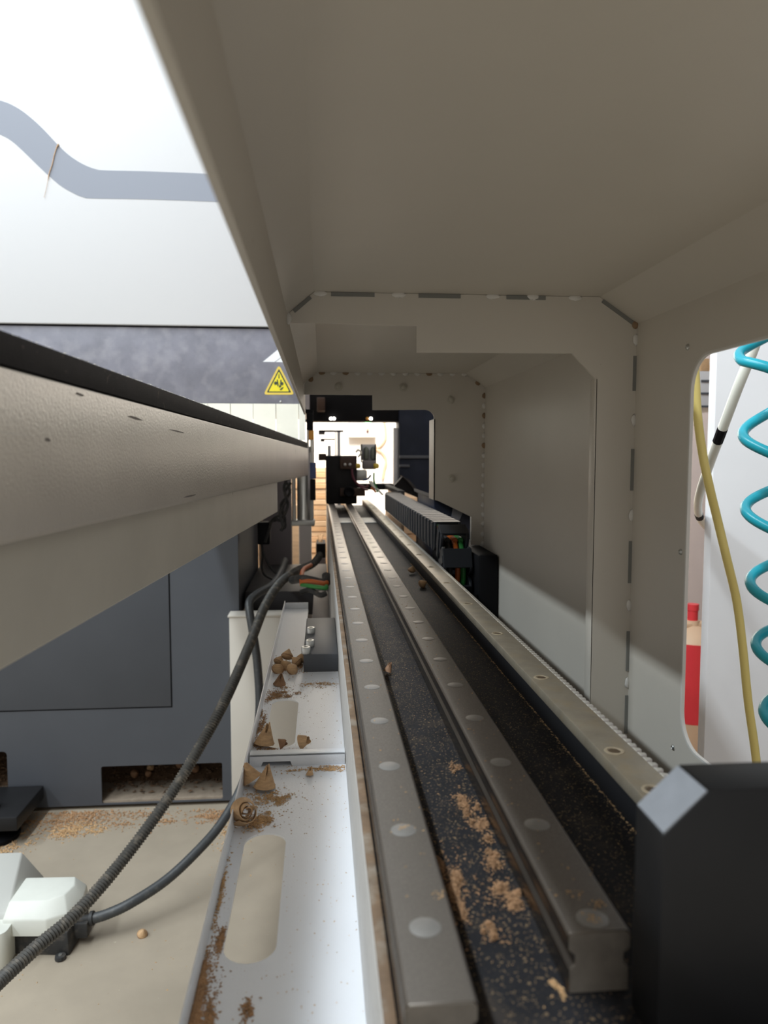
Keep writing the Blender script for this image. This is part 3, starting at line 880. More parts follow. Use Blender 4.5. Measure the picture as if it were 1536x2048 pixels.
hb2 = thing('pedal_conduit', 'dark smooth conduit curving from the foot pedal up behind the tray', 'conduit', (-0.4, 1.7, -H + 0.02))
p = resample(hosepath([(182, 1838, 1.64), (215, 1828, 1.65), (262, 1806, 1.67), (330, 1762, 1.72), (390, 1707, 1.78), (440, 1650, 1.85), (480, 1580, 1.93), (508, 1500, 2.0), (519, 1420, 2.03), (515, 1330, 2.06), (505, 1260, 2.08), (499, 1222, 2.10), (500, 1202, 2.12), (516, 1187, 2.16), (545, 1170, 2.24), (562, 1146, 2.36), (570, 1120, 2.46)]), 0.0032)
MB().ring(p, [0.0120 if i % 2 else 0.0113 for i in range(len(p))], 12).build('conduit_tube', M['hose2'], hb2, angle=80)
c0 = PY(184, 1837, 1.64)
c1 = PY(146, 1842, 1.63)
MB().cyl(c1, c0, 0.0095, 0.0100, 14).build('gland_neck', M['rubber'], hb2)
MB().ring([c0 - Vector((0.003, 0, 0)), c0 + Vector((0.004, 0, 0.001))], 0.0155, 14).build('clamp_ring', M['rubber'], hb2)

fc = [('black', [(690, 1150, 2.0), (650, 1166, 1.98), (610, 1158, 2.02), (585, 1160, 2.1)], 0.012, 'thick black cable lying across the dark deck behind the tray'),
      ('orange', [(686, 1163, 1.98), (650, 1167, 1.96), (622, 1163, 1.97), (606, 1164, 2.0)], 0.0065, 'orange cable lying on the dark deck beside the bed'),
      ('green', [(686, 1172, 1.95), (650, 1176, 1.93), (620, 1172, 1.95), (604, 1170, 2.0)], 0.0055, 'green cable lying on the dark deck beside the bed'),
      ('orange', [(604, 1170, 2.0), (603, 1152, 2.05), (608, 1138, 2.15), (622, 1130, 2.3)], 0.0060, 'orange cable rising in a bend beside the black conduit'),
      ('black', [(600, 1185, 1.95), (620, 1180, 1.95), (640, 1190, 1.92), (660, 1186, 1.92)], 0.007, 'thin black cable curled on the dark deck under the coloured cables')]
for mname, pth, r, lab in fc:
    pts = [PY(a, b, y) for a, b, y in pth]
    pts = [Vector((min(v.x, 0.012), v.y, max(v.z, -0.425 + r))) for v in pts]
    tag(MB().ring(smoothpath(pts, 8), r, 10).build('floor_cable', M['rubber'] if mname == 'black' else M[mname]), lab, 'cable')

# ------------------------------------------------------------------ foot pedal
pd = thing('foot_pedal', 'white hooded foot switch with a black base on the concrete floor', 'foot pedal', (-0.62, 1.66, -H))
zf = -H
MB().hexa([(-0.668, 1.60, zf), (-0.545, 1.585, zf), (-0.535, 1.70, zf), (-0.668, 1.71, zf)],
          [(-0.668, 1.60, zf + 0.052), (-0.548, 1.587, zf + 0.052), (-0.538, 1.70, zf + 0.052), (-0.668, 1.71, zf + 0.052)]).build('pedal_base', M['rubber'], pd, bevel=0.004)
z0, z1, z2 = zf + 0.050, zf + 0.085, zf + 0.112
lo = [(-0.682, 1.585), (-0.588, 1.578), (-0.548, 1.598), (-0.533, 1.66), (-0.540, 1.715), (-0.682, 1.72)]
mid = [(-0.682, 1.588), (-0.590, 1.582), (-0.552, 1.602), (-0.537, 1.66), (-0.544, 1.712), (-0.682, 1.717)]
top = [(-0.676, 1.612), (-0.596, 1.610), (-0.566, 1.630), (-0.556, 1.665), (-0.566, 1.700), (-0.676, 1.705)]
vs = [(x, y, z0) for x, y in lo] + [(x, y, z1) for x, y in mid] + [(x, y, z2) for x, y in top]
fs = [tuple(range(5, -1, -1)), tuple(range(12, 18))]
for r_ in range(2):
    for k in range(6):
        k2 = (k + 1) % 6
        fs.append((r_ * 6 + k, r_ * 6 + k2, (r_ + 1) * 6 + k2, (r_ + 1) * 6 + k))
MB().add(vs, fs).build('pedal_hood', M['pedal'], pd, bevel=0.003)
MB().plate(rrect(-0.80, -0.662, 1.548, 1.66, 0.02, 5), [], lambda a, b, t: (a, b, t), zf, zf + 0.078).build('pedal_shroud', M['pedal'], pd, bevel=0.008)
MB().hexa([(-0.80, 1.60, zf + 0.074), (-0.672, 1.60, zf + 0.074), (-0.658, 1.77, zf + 0.074), (-0.80, 1.77, zf + 0.074)],
          [(-0.80, 1.61, zf + 0.088), (-0.678, 1.61, zf + 0.088), (-0.70, 1.75, zf + 0.150), (-0.80, 1.75, zf + 0.150)]).build('pedal_flap', M['pedal_grey'], pd, bevel=0.004)
MB().lathe((-0.56, 1.576, zf + 0.002), (0, 0, 1), [(0, 0.012), (0.007, 0.011), (0.008, 0.0)], 10).build('base_lug', M['rubber'], pd)
MB().lathe((-0.56, 1.576, zf + 0.008), (0, 0, 1), [(0, 0.0045), (0.004, 0.004), (0.0045, 0.0)], 8).build('lug_screw', M['zinc'], pd)
MB().lathe((-0.632, 1.600, zf + 0.026), (0, -1, 0), [(-0.001, 0.013), (0.0015, 0.013), (0.0016, 0.010), (0.0008, 0.009)], 18).build('knockout', M['rubber'], pd)
MB().box(-0.560, -0.516, 1.618, 1.65, zf + 0.015, zf + 0.05).build('gland', M['rubber'], pd, bevel=0.004)

# ------------------------------------------------------------------ cable chain right of the rack
CX0, CX1 = 0.2125, 0.2640
ZC, RB, YBEND, PITCH = -0.152, 0.058, 1.372, 0.046
cc = thing('cable_chain', 'black plastic drag chain carrying orange and green cables beside the rack', 'cable chain', (0.238, 1.9, -0.30))
cxm = (CX0 + CX1) / 2


def link_mesh():
    m_ = MB()
    hw, hh, L2 = (CX1 - CX0) / 2, 0.027, PITCH * 0.56
    for sx in (-1, 1):
        x0 = sx * hw
        prof_ = [(-L2, -hh * .75), (-L2 + .008, -hh), (L2 - .012, -hh), (L2 - .004, -hh * .55), (L2 - .004, hh * .7), (L2 - .010, hh), (-L2 + .006, hh), (-L2, hh * .75)]
        m_.plate(prof_, [], lambda a, b, t: (t, a, b), x0, x0 - sx * 0.005)
        m_.plate([(-.010, -hh * .98), (.004, -hh * .98), (.004, hh * .96), (-.010, hh * .96)], [], lambda a, b, t: (t, a, b), x0, x0 + sx * 0.0018)
    m_.box(-hw, hw, -0.019, 0.016, hh - 0.004, hh + 0.0006)
    m_.box(-hw, hw, -0.010, 0.008, -hh - 0.001, -hh + 0.004)
    return m_


lm = link_mesh()
off = OFF[cc.name]
for v in lm.v:
    v += off - Vector((0, 0, H))
l0 = lm.build('chain_link', M['chain'], cc, bevel=0.0008, seg=1)


def lplace(k, y, z, a):
    o = l0 if k == 0 else dup(l0, parent=cc)
    o.location = Vector((cxm, y, z + H)) - off
    o.rotation_euler = (a, 0, 0)


k = 0
y = 2.48
while y > YBEND + 0.01:
    lplace(k, y, ZC, 0.0)
    y -= PITCH
    k += 1
nb = 4
for i in range(nb):
    a = PI * (i + 0.5) / nb
    lplace(k, YBEND - RB * math.sin(a), ZC - RB + RB * math.cos(a), a)
    k += 1
for i in range(16):
    lplace(k, YBEND + PITCH * (i + 0.4), ZC - 2 * RB, PI)
    k += 1
for xo, mt in ((0.004, 'orange'), (0.0145, 'green'), (-0.010, 'rubber')):
    pth = [Vector((cxm + xo, yy, ZC)) for yy in (2.5, 2.1, 1.7, YBEND)]
    for i in range(1, 10):
        a = PI * i / 9
        pth.append(Vector((cxm + xo, YBEND - RB * math.sin(a), ZC - RB + RB * math.cos(a))))
    pth += [Vector((cxm + xo, yy, ZC - 2 * RB)) for yy in (1.6, 1.9)]
    MB().ring(smoothpath(pth, 4), 0.0048, 9).build('cable', M[mt], cc)
MB().box(CX1 + 0.0035, 0.3045, 1.262, 1.80, -0.45, -0.1695).build('channel_wall', M['black'], cc, bevel=0.006)
MB().box(CX0 - 0.001, CX1 + 0.0035, 1.262, 1.268, -0.45, -0.238).build('channel_end', M['black'], cc, bevel=0.001)
MB().box(CX0 - 0.001, CX1 + 0.0035, 1.268, 1.80, -0.45, -0.305).build('channel_floor', M['black'], cc)

# navy bracket and gusset beyond the far rib
nb_ = thing('navy_bracket', 'dark navy slanted bracket box behind the drag chain', 'bracket', (0.31, 2.0, -H))
q2 = lambda px, py, Y: (PY(px, py, Y).x, PY(px, py, Y).z)
MB().plate([q2(868, 990, 1.84), q2(958, 1032, 1.84), q2(950, 1070, 1.84), q2(940, 1300, 1.84), q2(868, 1300, 1.84)], [], lambda a, b, t: (a, t, b), 1.84, 2.15).build('bracket_body', M['navy'], nb_, bevel=0.002)
MB().plate([q2(862, 988, 1.82), q2(960, 1034, 1.82), q2(960, 1040, 1.82), q2(862, 995, 1.82)], [], lambda a, b, t: (a, t, b), 1.81, 2.16).build('bracket_flange', M['frame_dark'], nb_)
MB().plate([q2(905, 1014, 1.835), q2(925, 1024, 1.835), q2(914, 1050, 1.835), q2(900, 1060, 1.835)], [], lambda a, b, t: (a, t, b), 1.83, 1.842).build('bracket_tab', M['cabinet'], nb_)
gs = thing('black_gusset', 'black slanted brace plate in front of the navy column', 'brace', (0.35, 2.9, -H))
MB().plate([q2(788, 972, 3.45), q2(805, 953, 3.45), q2(818, 961, 3.45), q2(872, 1025, 3.45), q2(872, 1200, 3.45), q2(836, 1200, 3.45), q2(836, 1000, 3.45)], [], lambda a, b, t: (a, t, b), 3.45, 3.5).build('brace_plate', M['black'], gs)
MB().plate([q2(803, 951, 3.44), q2(819, 960, 3.44), q2(874, 1025, 3.44), q2(868, 1026, 3.44), q2(816, 964, 3.44)], [], lambda a, b, t: (a, t, b), 3.43, 3.52).build('brace_edge', M['frame_dark'], gs)

# dark portal beyond the housing
pt = thing('dark_portal', 'dark navy portal frame beyond the housing with two small lit lamps under its beam', 'portal frame', (0.3, 3.0, -H))
YP = 3.6
MB().box(PY(604, 820, YP).x, PY(905, 820, YP).x, YP, YP + 0.12, PY(700, 843, YP).z, 0.34).build('cross_beam', M['black'], pt, bevel=0.004)
MB().box(PY(797, 900, YP).x, PY(905, 900, YP).x, YP - 0.02, YP + 0.14, -H, PY(840, 812, YP).z).build('column', M['navy'], pt, bevel=0.004)
MB().box(PY(788, 900, YP).x, PY(797, 900, YP).x, YP + 0.02, YP + 0.06, -H, PY(790, 855, YP).z).build('pale_profile', M['grey_unit'], pt, bevel=0.002)
MB().box(PY(797, 900, YP).x, PY(870, 900, YP).x, YP - 0.032, YP - 0.018, PY(830, 917, YP).z, PY(830, 911, YP).z).build('column_rib', M['cabinet'], pt, bevel=0.002)
MB().box(PY(797, 900, YP).x, PY(818, 900, YP).x, YP - 0.032, YP - 0.018, PY(830, 934, YP).z, PY(830, 929, YP).z).build('column_rib', M['cabinet'], pt, bevel=0.002)
for px in (662, 668, 735, 742):
    c = PY(px, 837, YP - 0.01)
    bd = MB().lathe(c + Vector((0, 0.02, 0)), (0, -1, 0), [(0, 0.007), (0.012, 0.0075), (0.018, 0.006), (0.021, 0.003)], 12)
    bd.build('lamp', M['orange_block'] if px == 735 else M['lamp_on'], pt)
MB().box(PY(634, 800, 3.5).x, PY(650, 800, 3.5).x, 3.5, 3.6, PY(640, 822, 3.5).z, PY(640, 795, 3.5).z).build('motor_block', M['brown'], pt, bevel=0.004)

# ------------------------------------------------------------------ carriage at the far end of the rails
hd = thing('tool_carriage', 'black carriage block with wires and yellow fittings at the far end of the rails', 'carriage', (0.1, 3.05, ZR))
YH = 3.0
bxx = lambda x0, x1, y0, y1, Y0, Y1: (PY(x0, 950, YH).x, PY(x1, 950, YH).x, Y0, Y1, PY(680, y1, YH).z, PY(680, y0, YH).z)
hb3 = bxx(652, 714, 911, 1000, 3.0, 3.25)
MB().box(hb3[0], hb3[1], 3.0, 3.25, ZR + 0.0005, hb3[5]).build('block', M['head'], hd, bevel=0.004)
MB().box(*bxx(637, 653, 907, 921, 3.02, 3.2)).build('side_arm', M['brown'], hd, bevel=0.003)
MB().box(*bxx(680, 712, 913, 938, 2.985, 3.0)).build('brown_plate', M['brown'], hd, bevel=0.003)
for px in (690, 700):
    MB().lathe(PY(px, 929, 2.985), (0, -1, 0), [(0, 0.006), (0.004, 0.005), (0.005, 0.0)], 10).build('bolt', M['zinc'], hd)
MB().lathe(PY(698, 983, 2.99), (0, -1, 0), [(-0.01, 0.022), (0.03, 0.022), (0.034, 0.017), (0.03, 0.010)], 20).build('roller', M['black'], hd)
MB().box(*bxx(680, 730, 976, 992, 2.985, 3.02)).build('bronze_bar', M['brown'], hd, bevel=0.002)
MB().box(*bxx(724, 755, 888, 921, 3.06, 3.08)).build('valve_frame', M['grey_unit'], hd, bevel=0.002)
for px in (732.5, 746):
    c = PY(px, 906, 3.05)
    MB().lathe(c - Vector((0, 0, 0.026)), (0, 0, 1), [(0, 0.009), (0.006, 0.0115), (0.036, 0.0115), (0.046, 0.009), (0.052, 0.003)], 12).build('valve', M['lensg'], hd)
MB().box(*bxx(723, 725, 888, 925, 3.03, 3.06)).build('frame_bar', M['black'], hd)
MB().box(*bxx(752, 754, 888, 925, 3.03, 3.06)).build('frame_bar', M['black'], hd)
MB().box(*bxx(726, 754, 921, 939, 3.02, 3.08)).build('manifold', M['mauve'], hd, bevel=0.006)
MB().box(*bxx(710, 735, 940, 962, 3.02, 3.08)).build('coupler', M['alu_dull'], hd, bevel=0.006)
for px in (715, 752):
    MB().lathe(PY(px - 5, 932, 3.0), (1, 0, 0), [(0, 0.007), (0.004, 0.0105), (0.018, 0.0105), (0.022, 0.006)], 10).build('yellow_fitting', M['gold'], hd)
for mt, pth in (('maroon', ((704, 938), (706, 955), (716, 968), (730, 974), (737, 970))), ('maroon', ((704, 945), (710, 962), (724, 976), (736, 980))), ('blue', ((742, 950), (735, 958), (726, 960))),
                ('green', ((748, 945), (748, 962), (752, 975), (756, 984))), ('whose', ((738, 962), (746, 972), (756, 980), (762, 986))), ('whose', ((742, 962), (750, 974), (760, 984), (766, 990))),
                ('orange', ((742, 975), (748, 980), (752, 985))), ('whose', ((712, 905), (716, 900), (722, 905), (716, 915)))):
    MB().ring(smoothpath([PY(a, b, 2.97) for a, b in pth], 6), 0.0042, 7).build('wire', M[mt], hd)
MB().box(0.222, 0.275, 2.52, 2.60, -0.19, -0.125).build('chain_anchor', M['head'], hd, bevel=0.004)
MB().box(hb3[1] - 0.01, 0.30, 3.10, 3.16, -0.14, -0.115).build('cantilever', M['head'], hd, bevel=0.003)
MB().box(0.262, 0.285, 2.55, 3.12, -0.135, -0.118).build('cantilever', M['head'], hd, bevel=0.003)

# ------------------------------------------------------------------ background things
cf = thing('clamp_stand', 'dark stand with two horizontal arms in front of the bright back wall', 'stand', (0.0, 4.5, -H))
YK = 4.5
bk2 = lambda x0, x1, y0, y1, d=0.06: (PY(x0, 880, YK).x, PY(x1, 880, YK).x, YK, YK + d, PY(660, y1, YK).z, PY(660, y0, YK).z)
MB().box(*bk2(638, 687, 860, 864)).build('arm', M['head'], cf)
MB().box(*bk2(637, 650, 861, 869, 0.1)).build('arm_pad', M['head'], cf)
MB().box(*bk2(641, 669, 877, 880)).build('arm', M['head'], cf)
MB().box(*bk2(641, 649, 877, 883, 0.1)).build('arm_pad', M['head'], cf)
MB().box(PY(669, 880, YK).x, PY(674, 880, YK).x, YK, YK + 0.06, -H, PY(660, 862, YK).z).build('post', M['grey_unit'], cf)
MB().box(PY(675, 880, YK).x, PY(681, 880, YK).x, YK, YK + 0.06, -H, PY(660, 862, YK).z).build('post', M['cabinet'], cf)
MB().box(PY(655, 880, YK).x, PY(662, 880, YK).x, YK, YK + 0.06, -H, PY(660, 891, YK).z).build('post', M['cabinet'], cf)

bx_ = thing('control_box', 'pale grey control box with a green light on the back wall', 'control box', (0.4, 6.95, -0.2))
MB().box(PY(697, 860, 6.9).x, PY(751, 860, 6.9).x, 6.86, 7.0, PY(720, 875, 6.9).z, PY(720, 840, 6.9).z).build('box_body', M['grey_unit'], bx_, bevel=0.01)
MB().lathe(PY(736, 850, 6.86), (0, -1, 0), [(-0.01, 0.03), (0.02, 0.03), (0.03, 0.015)], 14).build('green_light', M['led_green'], bx_)
MB().lathe(PY(735, 862, 6.86), (0, -1, 0), [(-0.01, 0.012), (0.02, 0.012), (0.03, 0.005)], 12).build('button', M['maroon'], bx_)
wc = smoothpath([PY(a, b, 6.97) for a, b in ((768, 842), (771, 858), (770, 878), (760, 892), (750, 897), (764, 905), (772, 920), (768, 940), (765, 958))], 6)
tag(MB().ring(wc, 0.014, 8).build('wall_cable', M['beige']), 'tan cable looping down the bright back wall', 'cable')

# plywood stacks
def stack(name, label, x0, x1, y0, y1, ztop, n, t, m0, m1):
    s = thing(name, label, 'plywood stack', ((x0 + x1) / 2, (y0 + y1) / 2, -H))
    z = ztop
    for i in range(n):
        j = rnd.uniform(-0.012, 0.012)
        MB().box(x0 + j, x1 + j * 0.4, y0 + abs(j) * 0.6, y1, z - t + 0.0035, z).build('board', m0 if i % 2 else m1, s, bevel=0.0015, seg=1)
        z -= t
    if z > -H:
        MB().box(x0 + 0.02, x1 - 0.02, y0 + 0.02, y1, -H, z + 0.002).build('pallet', M['frame_dark'], s)
    return s


stack('plywood_stack', 'bright stack of plywood boards seen through the gap left of the black carriage', -0.55, 0.18, 4.75, 5.4, PY(640, 935, 4.75).z, 22, 0.034, M['ply'], M['ply2'])
stack('plywood_stack', 'pale stack of plywood boards right of the rack behind the drag chain', 0.30, PY(831, 1000, 2.62).x + 0.006, 2.62, 3.40, PY(831, 995, 2.62).z, 9, 0.033, M['ply2'], M['ply'])
cbn = thing('dark_crate', 'dark open crate of scraps under the bright plywood beside the bed', 'crate', (0.0, 3.6, -H))
MB().box(PY(632, 1100, 3.5).x, 0.02, 3.5, 3.56, -H, PY(650, 1087, 3.5).z).build('crate_front', M['black'], cbn, bevel=0.003)
MB().box(PY(632, 1100, 3.5).x, 0.02, 3.56, 3.90, -H, PY(650, 1098, 3.5).z).build('crate_body', M['black'], cbn, bevel=0.003)
for i in range(7):
    a = rnd.uniform(0, 3)
    cxx, cyy = rnd.uniform(-0.012, 0.0), 3.62 + 0.04 * i
    MB().cyl((cxx, cyy, PY(650, 1096, 3.5).z), (cxx + 0.012 * math.cos(a), cyy + 0.02, PY(650, 1088, 3.5).z + 0.005), 0.006, seg=6).build('scrap', M['knot'], cbn)
MB().box(PY(634, 1125, 3.48).x, 0.02, 3.47, 3.5, PY(650, 1140, 3.48).z, PY(650, 1117, 3.48).z).build('crate_label', M['mauve'], cbn)
sb = thing('timber_board', 'peach coloured timber board standing behind the pale post', 'timber board', (-0.2, 4.1, -H))
MB().box(PY(560, 1000, 4.0).x, PY(600, 1000, 4.0).x, 4.0, 4.03, -H, PY(600, 1010, 4.0).z).build('board', M['ply2'], sb, bevel=0.002)

# ------------------------------------------------------------------ seen through the side opening
wb = thing('white_board', 'large white panel board standing beyond the housing opening', 'panel board', (1.1, 1.2, -H))
MB().box(PY(1421, 1100, 1.15).x, 1.75, 1.15, 1.172, -H, 0.62).build('board', M['board'], wb, bevel=0.0015)
MB().box(PY(1421, 1100, 1.15).x + 0.12, 1.6, 1.172, 1.22, -H, 0.3).build('batten', M['ply2'], wb, bevel=0.002)


def coil():
    pts = []
    ctr = [(1473, 722), (1481, 882), (1486, 1032), (1496, 1180), (1508, 1306), (1524, 1442), (1540, 1560)]
    r = 0.026
    Yc = 0.76
    cs = smoothpath([PY(a, b, Yc) + Vector((r + 0.007, 0, 0)) for a, b in ctr], 32)
    # extrapolate one loop above
    up_ = cs[0] - (cs[32] - cs[0])
    cs = [up_.lerp(cs[0], i / 32) for i in range(32)] + cs
    for i, c_ in enumerate(cs):
        a = 2 * PI * (i / 32.0)
        pts.append(c_ + Vector((-r * math.cos(a), -r * math.sin(a), 0)))
    return pts


ch_ = thing('coiled_hose', 'teal coiled air hose hanging in front of the white board', 'air hose', (0.46, 0.76, -0.35))
MB().ring(coil(), 0.0056, 10).build('coil_tube', M['teal'], ch_, angle=80)
yh = thing('yellow_hose', 'yellow air hose hanging along the edge of the housing opening', 'air hose', (0.40, 0.72, -0.3))
p = smoothpath([PY(a, b, y) for a, b, y in ((1376, 640, 0.70), (1389, 735, 0.70), (1394, 820, 0.70), (1404, 900, 0.70), (1418, 970, 0.70), (1435, 1040, 0.71), (1453, 1115, 0.71), (1473, 1200, 0.72), (1485, 1290, 0.72), (1496, 1400, 0.72), (1510, 1500, 0.72), (1526, 1640, 0.72))], 8)
MB().ring(p, 0.0042, 10).build('hose_tube', M['yhose'], yh, angle=80)
wh = thing('clear_hose', 'translucent white hose with black bands bending behind the yellow hose', 'air hose', (0.42, 0.85, -0.2))
p = smoothpath([PY(a, b, y) for a, b, y in ((1540, 610, 0.85), (1506, 700, 0.86), (1474, 780, 0.88), (1442, 866, 0.92), (1420, 925, 0.97), (1402, 980, 1.03), (1396, 1008, 1.09), (1398, 1030, 1.16), (1406, 1046, 1.23), (1424, 1060, 1.27), (1450, 1060, 1.30))], 8)
MB().ring(p, 0.0062, 10).build('hose_tube', M['whose'], wh, angle=80)
for i0 in (int(8 * 2.9), int(8 * 6.9)):
    MB().ring([p[i0], p[i0 + 1], p[i0 + 2], p[i0 + 3]], 0.0067, 10).build('black_band', M['black'], wh)

gc = thing('red_cylinder', 'beige gas bottle with a wide red band and red valve cap on the floor', 'gas bottle', (PY(1383, 1300, 2.2).x, 2.2, -H))
gx = PY(1383, 1300, 2.2).x
zz = lambda y: PY(1383, y, 2.2).z
MB().lathe((gx, 2.2, -H), (0, 0, 1), [(0, 0.078), (0.01, 0.082), (zz(1432) + H, 0.082)], 28).build('lower_body', M['beige'], gc)
MB().lathe((gx, 2.2, zz(1432)), (0, 0, 1), [(0, 0.083), (zz(1278) - zz(1432), 0.083)], 28).build('red_band', M['red'], gc)
MB().lathe((gx, 2.2, zz(1278)), (0, 0, 1), [(0, 0.082), (0.018, 0.072), (0.035, 0.045), (0.045, 0.024), (0.06, 0.022)], 28).build('shoulder', M['beige'], gc)
MB().lathe((gx, 2.2, zz(1278) + 0.06), (0, 0, 1), [(0, 0.016), (0.03, 0.016), (0.031, 0.018), (0.05, 0.018)], 16).build('valve_cap', M['red'], gc)
MB().cyl((gx - 0.05, 2.19, zz(1278) + 0.045), (gx + 0.04, 2.19, zz(1278) + 0.048), 0.012, seg=10).build('valve_body', M['beige'], gc)

lu = thing('wall_unit', 'pale louvred unit behind the white board at the top of the opening', 'wall unit', (1.45, 3.0, -0.2))
YU = 3.0
ux0, ux1 = PY(1392, 770, YU).x, PY(1500, 770, YU).x
MB().box(ux0, ux1, YU, YU + 0.4, PY(1400, 815, YU).z, PY(1400, 742, YU).z).build('unit_body', M['grey_unit'], lu, bevel=0.006)
for yv in (760, 785, 811):
    MB().box(ux0 + 0.02, ux1 - 0.02, YU - 0.006, YU + 0.002, PY(1400, yv + 4, YU).z, PY(1400, yv, YU).z).build('louvre', M['cabinet'], lu)
MB().box(ux1 - 0.05, 2.2985, YU + 0.1, YU + 0.3, PY(1400, 805, YU).z, PY(1400, 750, YU).z).build('wall_mount', M['grey_unit'], lu, bevel=0.004)
wo = thing('timber_offcut', 'brown timber offcut lying on top of the pale louvred unit', 'timber', (1.5, 3.05, PY(1400, 742, YU).z))
MB().box(PY(1404, 730, YU).x, PY(1422, 730, YU).x, YU + 0.01, YU + 0.3, PY(1400, 741.5, YU).z, PY(1400, 716, YU).z).build('block', M['knot'], wo, bevel=0.004)
MB().box(PY(1424, 730, YU).x, PY(1446, 730, YU).x, YU + 0.05, YU + 0.3, PY(1400, 741.5, YU).z, PY(1400, 726, YU).z).build('block', M['ply'], wo, bevel=0.004)

# ------------------------------------------------------------------ wood plugs, curls and sawdust
def plug(name, label, pos, r, axis=(0, 0, 1), mt='knot', group=None, cat='wood plug'):
    """a turned wooden plug: domed base narrowing to a point, resting on pos"""
    t = thing(name, label, cat, pos, group)
    ax = Vector(axis).normalized()
    lift = r * (0.02 + 0.95 * math.sqrt(max(0, 1 - ax.z ** 2)))
    prof_ = [(0, r * .25), (r * .08, r * .62), (r * .3, r * .93), (r * .55, r), (r * .85, r * .88), (r * 1.25, r * .55), (r * 1.6, r * .25), (r * 1.8, r * .05)]
    b = MB().lathe(Vector(pos) + Vector((0, 0, lift)) - ax * (0 if ax.z > .9 else r * .7), ax, prof_, 14)
    for v in b.v:
        v += Vector((rnd.uniform(-1, 1), rnd.uniform(-1, 1), 0)) * r * 0.05
    b.build('body', M[mt], t, angle=70)
    MB().ring([Vector(pos) + Vector((0, 0, lift)) + ax * (r * .5 if ax.z > .9 else -r * .2), Vector(pos) + Vector((0, 0, lift)) + ax * (r * .62 if ax.z > .9 else -r * .08)], r * 1.03, 14).build('growth_ring', M['knot_dark'], t)
    return t


def curl(name, label, pos, r, turns=2.3, axis=(0, 0, 1), mt='knot', group=None, h=1.5, taper=0.75, shrink=0.55):
    """a thin rolled shaving shaped as an open cone"""
    t = thing(name, label, 'wood curl', pos, group)
    ax = Vector(axis).normalized()
    u = ax.orthogonal().normalized()
    b_ = ax.cross(u)
    n = int(26 * turns)
    vs = []
    for i in range(n + 1):
        a = 2 * PI * turns * i / n
        rr = r * (1 - shrink * i / n)
        for (hh, k, th) in ((0, 1.0, 0), (r * h * (0.8 + 0.25 * math.sin(a * 1.3)), 1 - taper, 0), (r * h * (0.8 + 0.25 * math.sin(a * 1.3)), 1 - taper, 1), (0, 1.0, 1)):
            R_ = rr * k + r * 0.05 + (0.05 * r if th else 0)
            vs.append(ax * (hh + i / n * r * 0.25) + (u * math.cos(a) + b_ * math.sin(a)) * R_)
    zmin = min(v.z for v in vs)
    fs = []
    for i in range(n):
        for k in range(4):
            k2 = (k + 1) % 4
            fs.append((i * 4 + k, i * 4 + k2, (i + 1) * 4 + k2, (i + 1) * 4 + k))
    fs += [(3, 2, 1, 0), tuple(n * 4 + k for k in range(4))]
    MB().add([v + Vector(pos) - Vector((0, 0, zmin - 0.0002)) for v in vs], fs).build('rolled_sheet', M[mt], t, angle=60)
    MB().chips([Vector(pos) + Vector((rnd.uniform(-1, 1) * r, rnd.uniform(-1, 1) * r, 0.0002)) for _ in range(12)], r * .08, r * .2).build('crumbs', M['saw'], t, smooth=False, kind='stuff')
    return t


plug('wood_plug', 'tan cone shaped wood plug on the bed beside the second rail, farther of two', PZ(822, 1147, ZB + 0.0004), 0.0072, (0.25, -0.2, 0.95))
plug('wood_plug', 'tan cone shaped wood plug on the bed beside the second rail, nearer of two', PZ(845, 1175, ZB + 0.0004), 0.0076, (0.75, -0.35, 0.55))
plug('wood_plug', 'small rounded wood plug alone on the open concrete floor', PZ(285, 1872, -H + 0.0005), 0.0115, (0.3, -0.4, 0.86))
curl('wood_curl', 'reddish wood curl lying between the two rails', PZ(775, 1349, ZB + 0.0004), 0.0048, 1.6, (0.3, 0.2, 0.9), 'knot_dark', h=2.0)
curl('wood_curl', 'standing tan wood curl on the tray, just in front of the cross rib', PZ(507, 1572, ZT), 0.0100, 2.2, (-0.5, 0.2, 0.85))
curl('wood_curl', 'pointed tan wood curl on the tray, next to the standing one', PZ(531, 1580, ZT), 0.0112, 1.6, (0.1, 0.1, 1), h=1.7, taper=0.95)
curl('wood_curl', 'tightly rolled brown wood curl lying on the tray above the near slot', PZ(484, 1648, ZT), 0.0112, 3.2, (0.35, -0.85, 0.35), 'knot', h=1.5, taper=0.3, shrink=0.88)
curl('wood_curl', 'peaked tan wood curl leaning on the far side of the tray cross rib', PZ(530, 1494, ZT), 0.0120, 1.5, (0.15, 0.1, 1), h=1.7, taper=0.9)
curl('wood_curl', 'small dark wood curl behind the cross rib under the peaked curl', PZ(558, 1499, ZT), 0.0055, 2.0, (1, 0.1, 0.2), 'knot_dark', h=1.3, taper=0.4)
curl('wood_curl', 'small round wood curl behind the cross rib at the slot end', PZ(600, 1498, ZT), 0.0075, 2.0, (0.9, -0.2, 0.3), h=1.2, taper=0.4)
curl('wood_curl', 'tiny wood curl alone on the bright side of the tray', PZ(620, 1552, ZT), 0.0042, 1.3, (0.1, 0.1, 1), h=1.6)
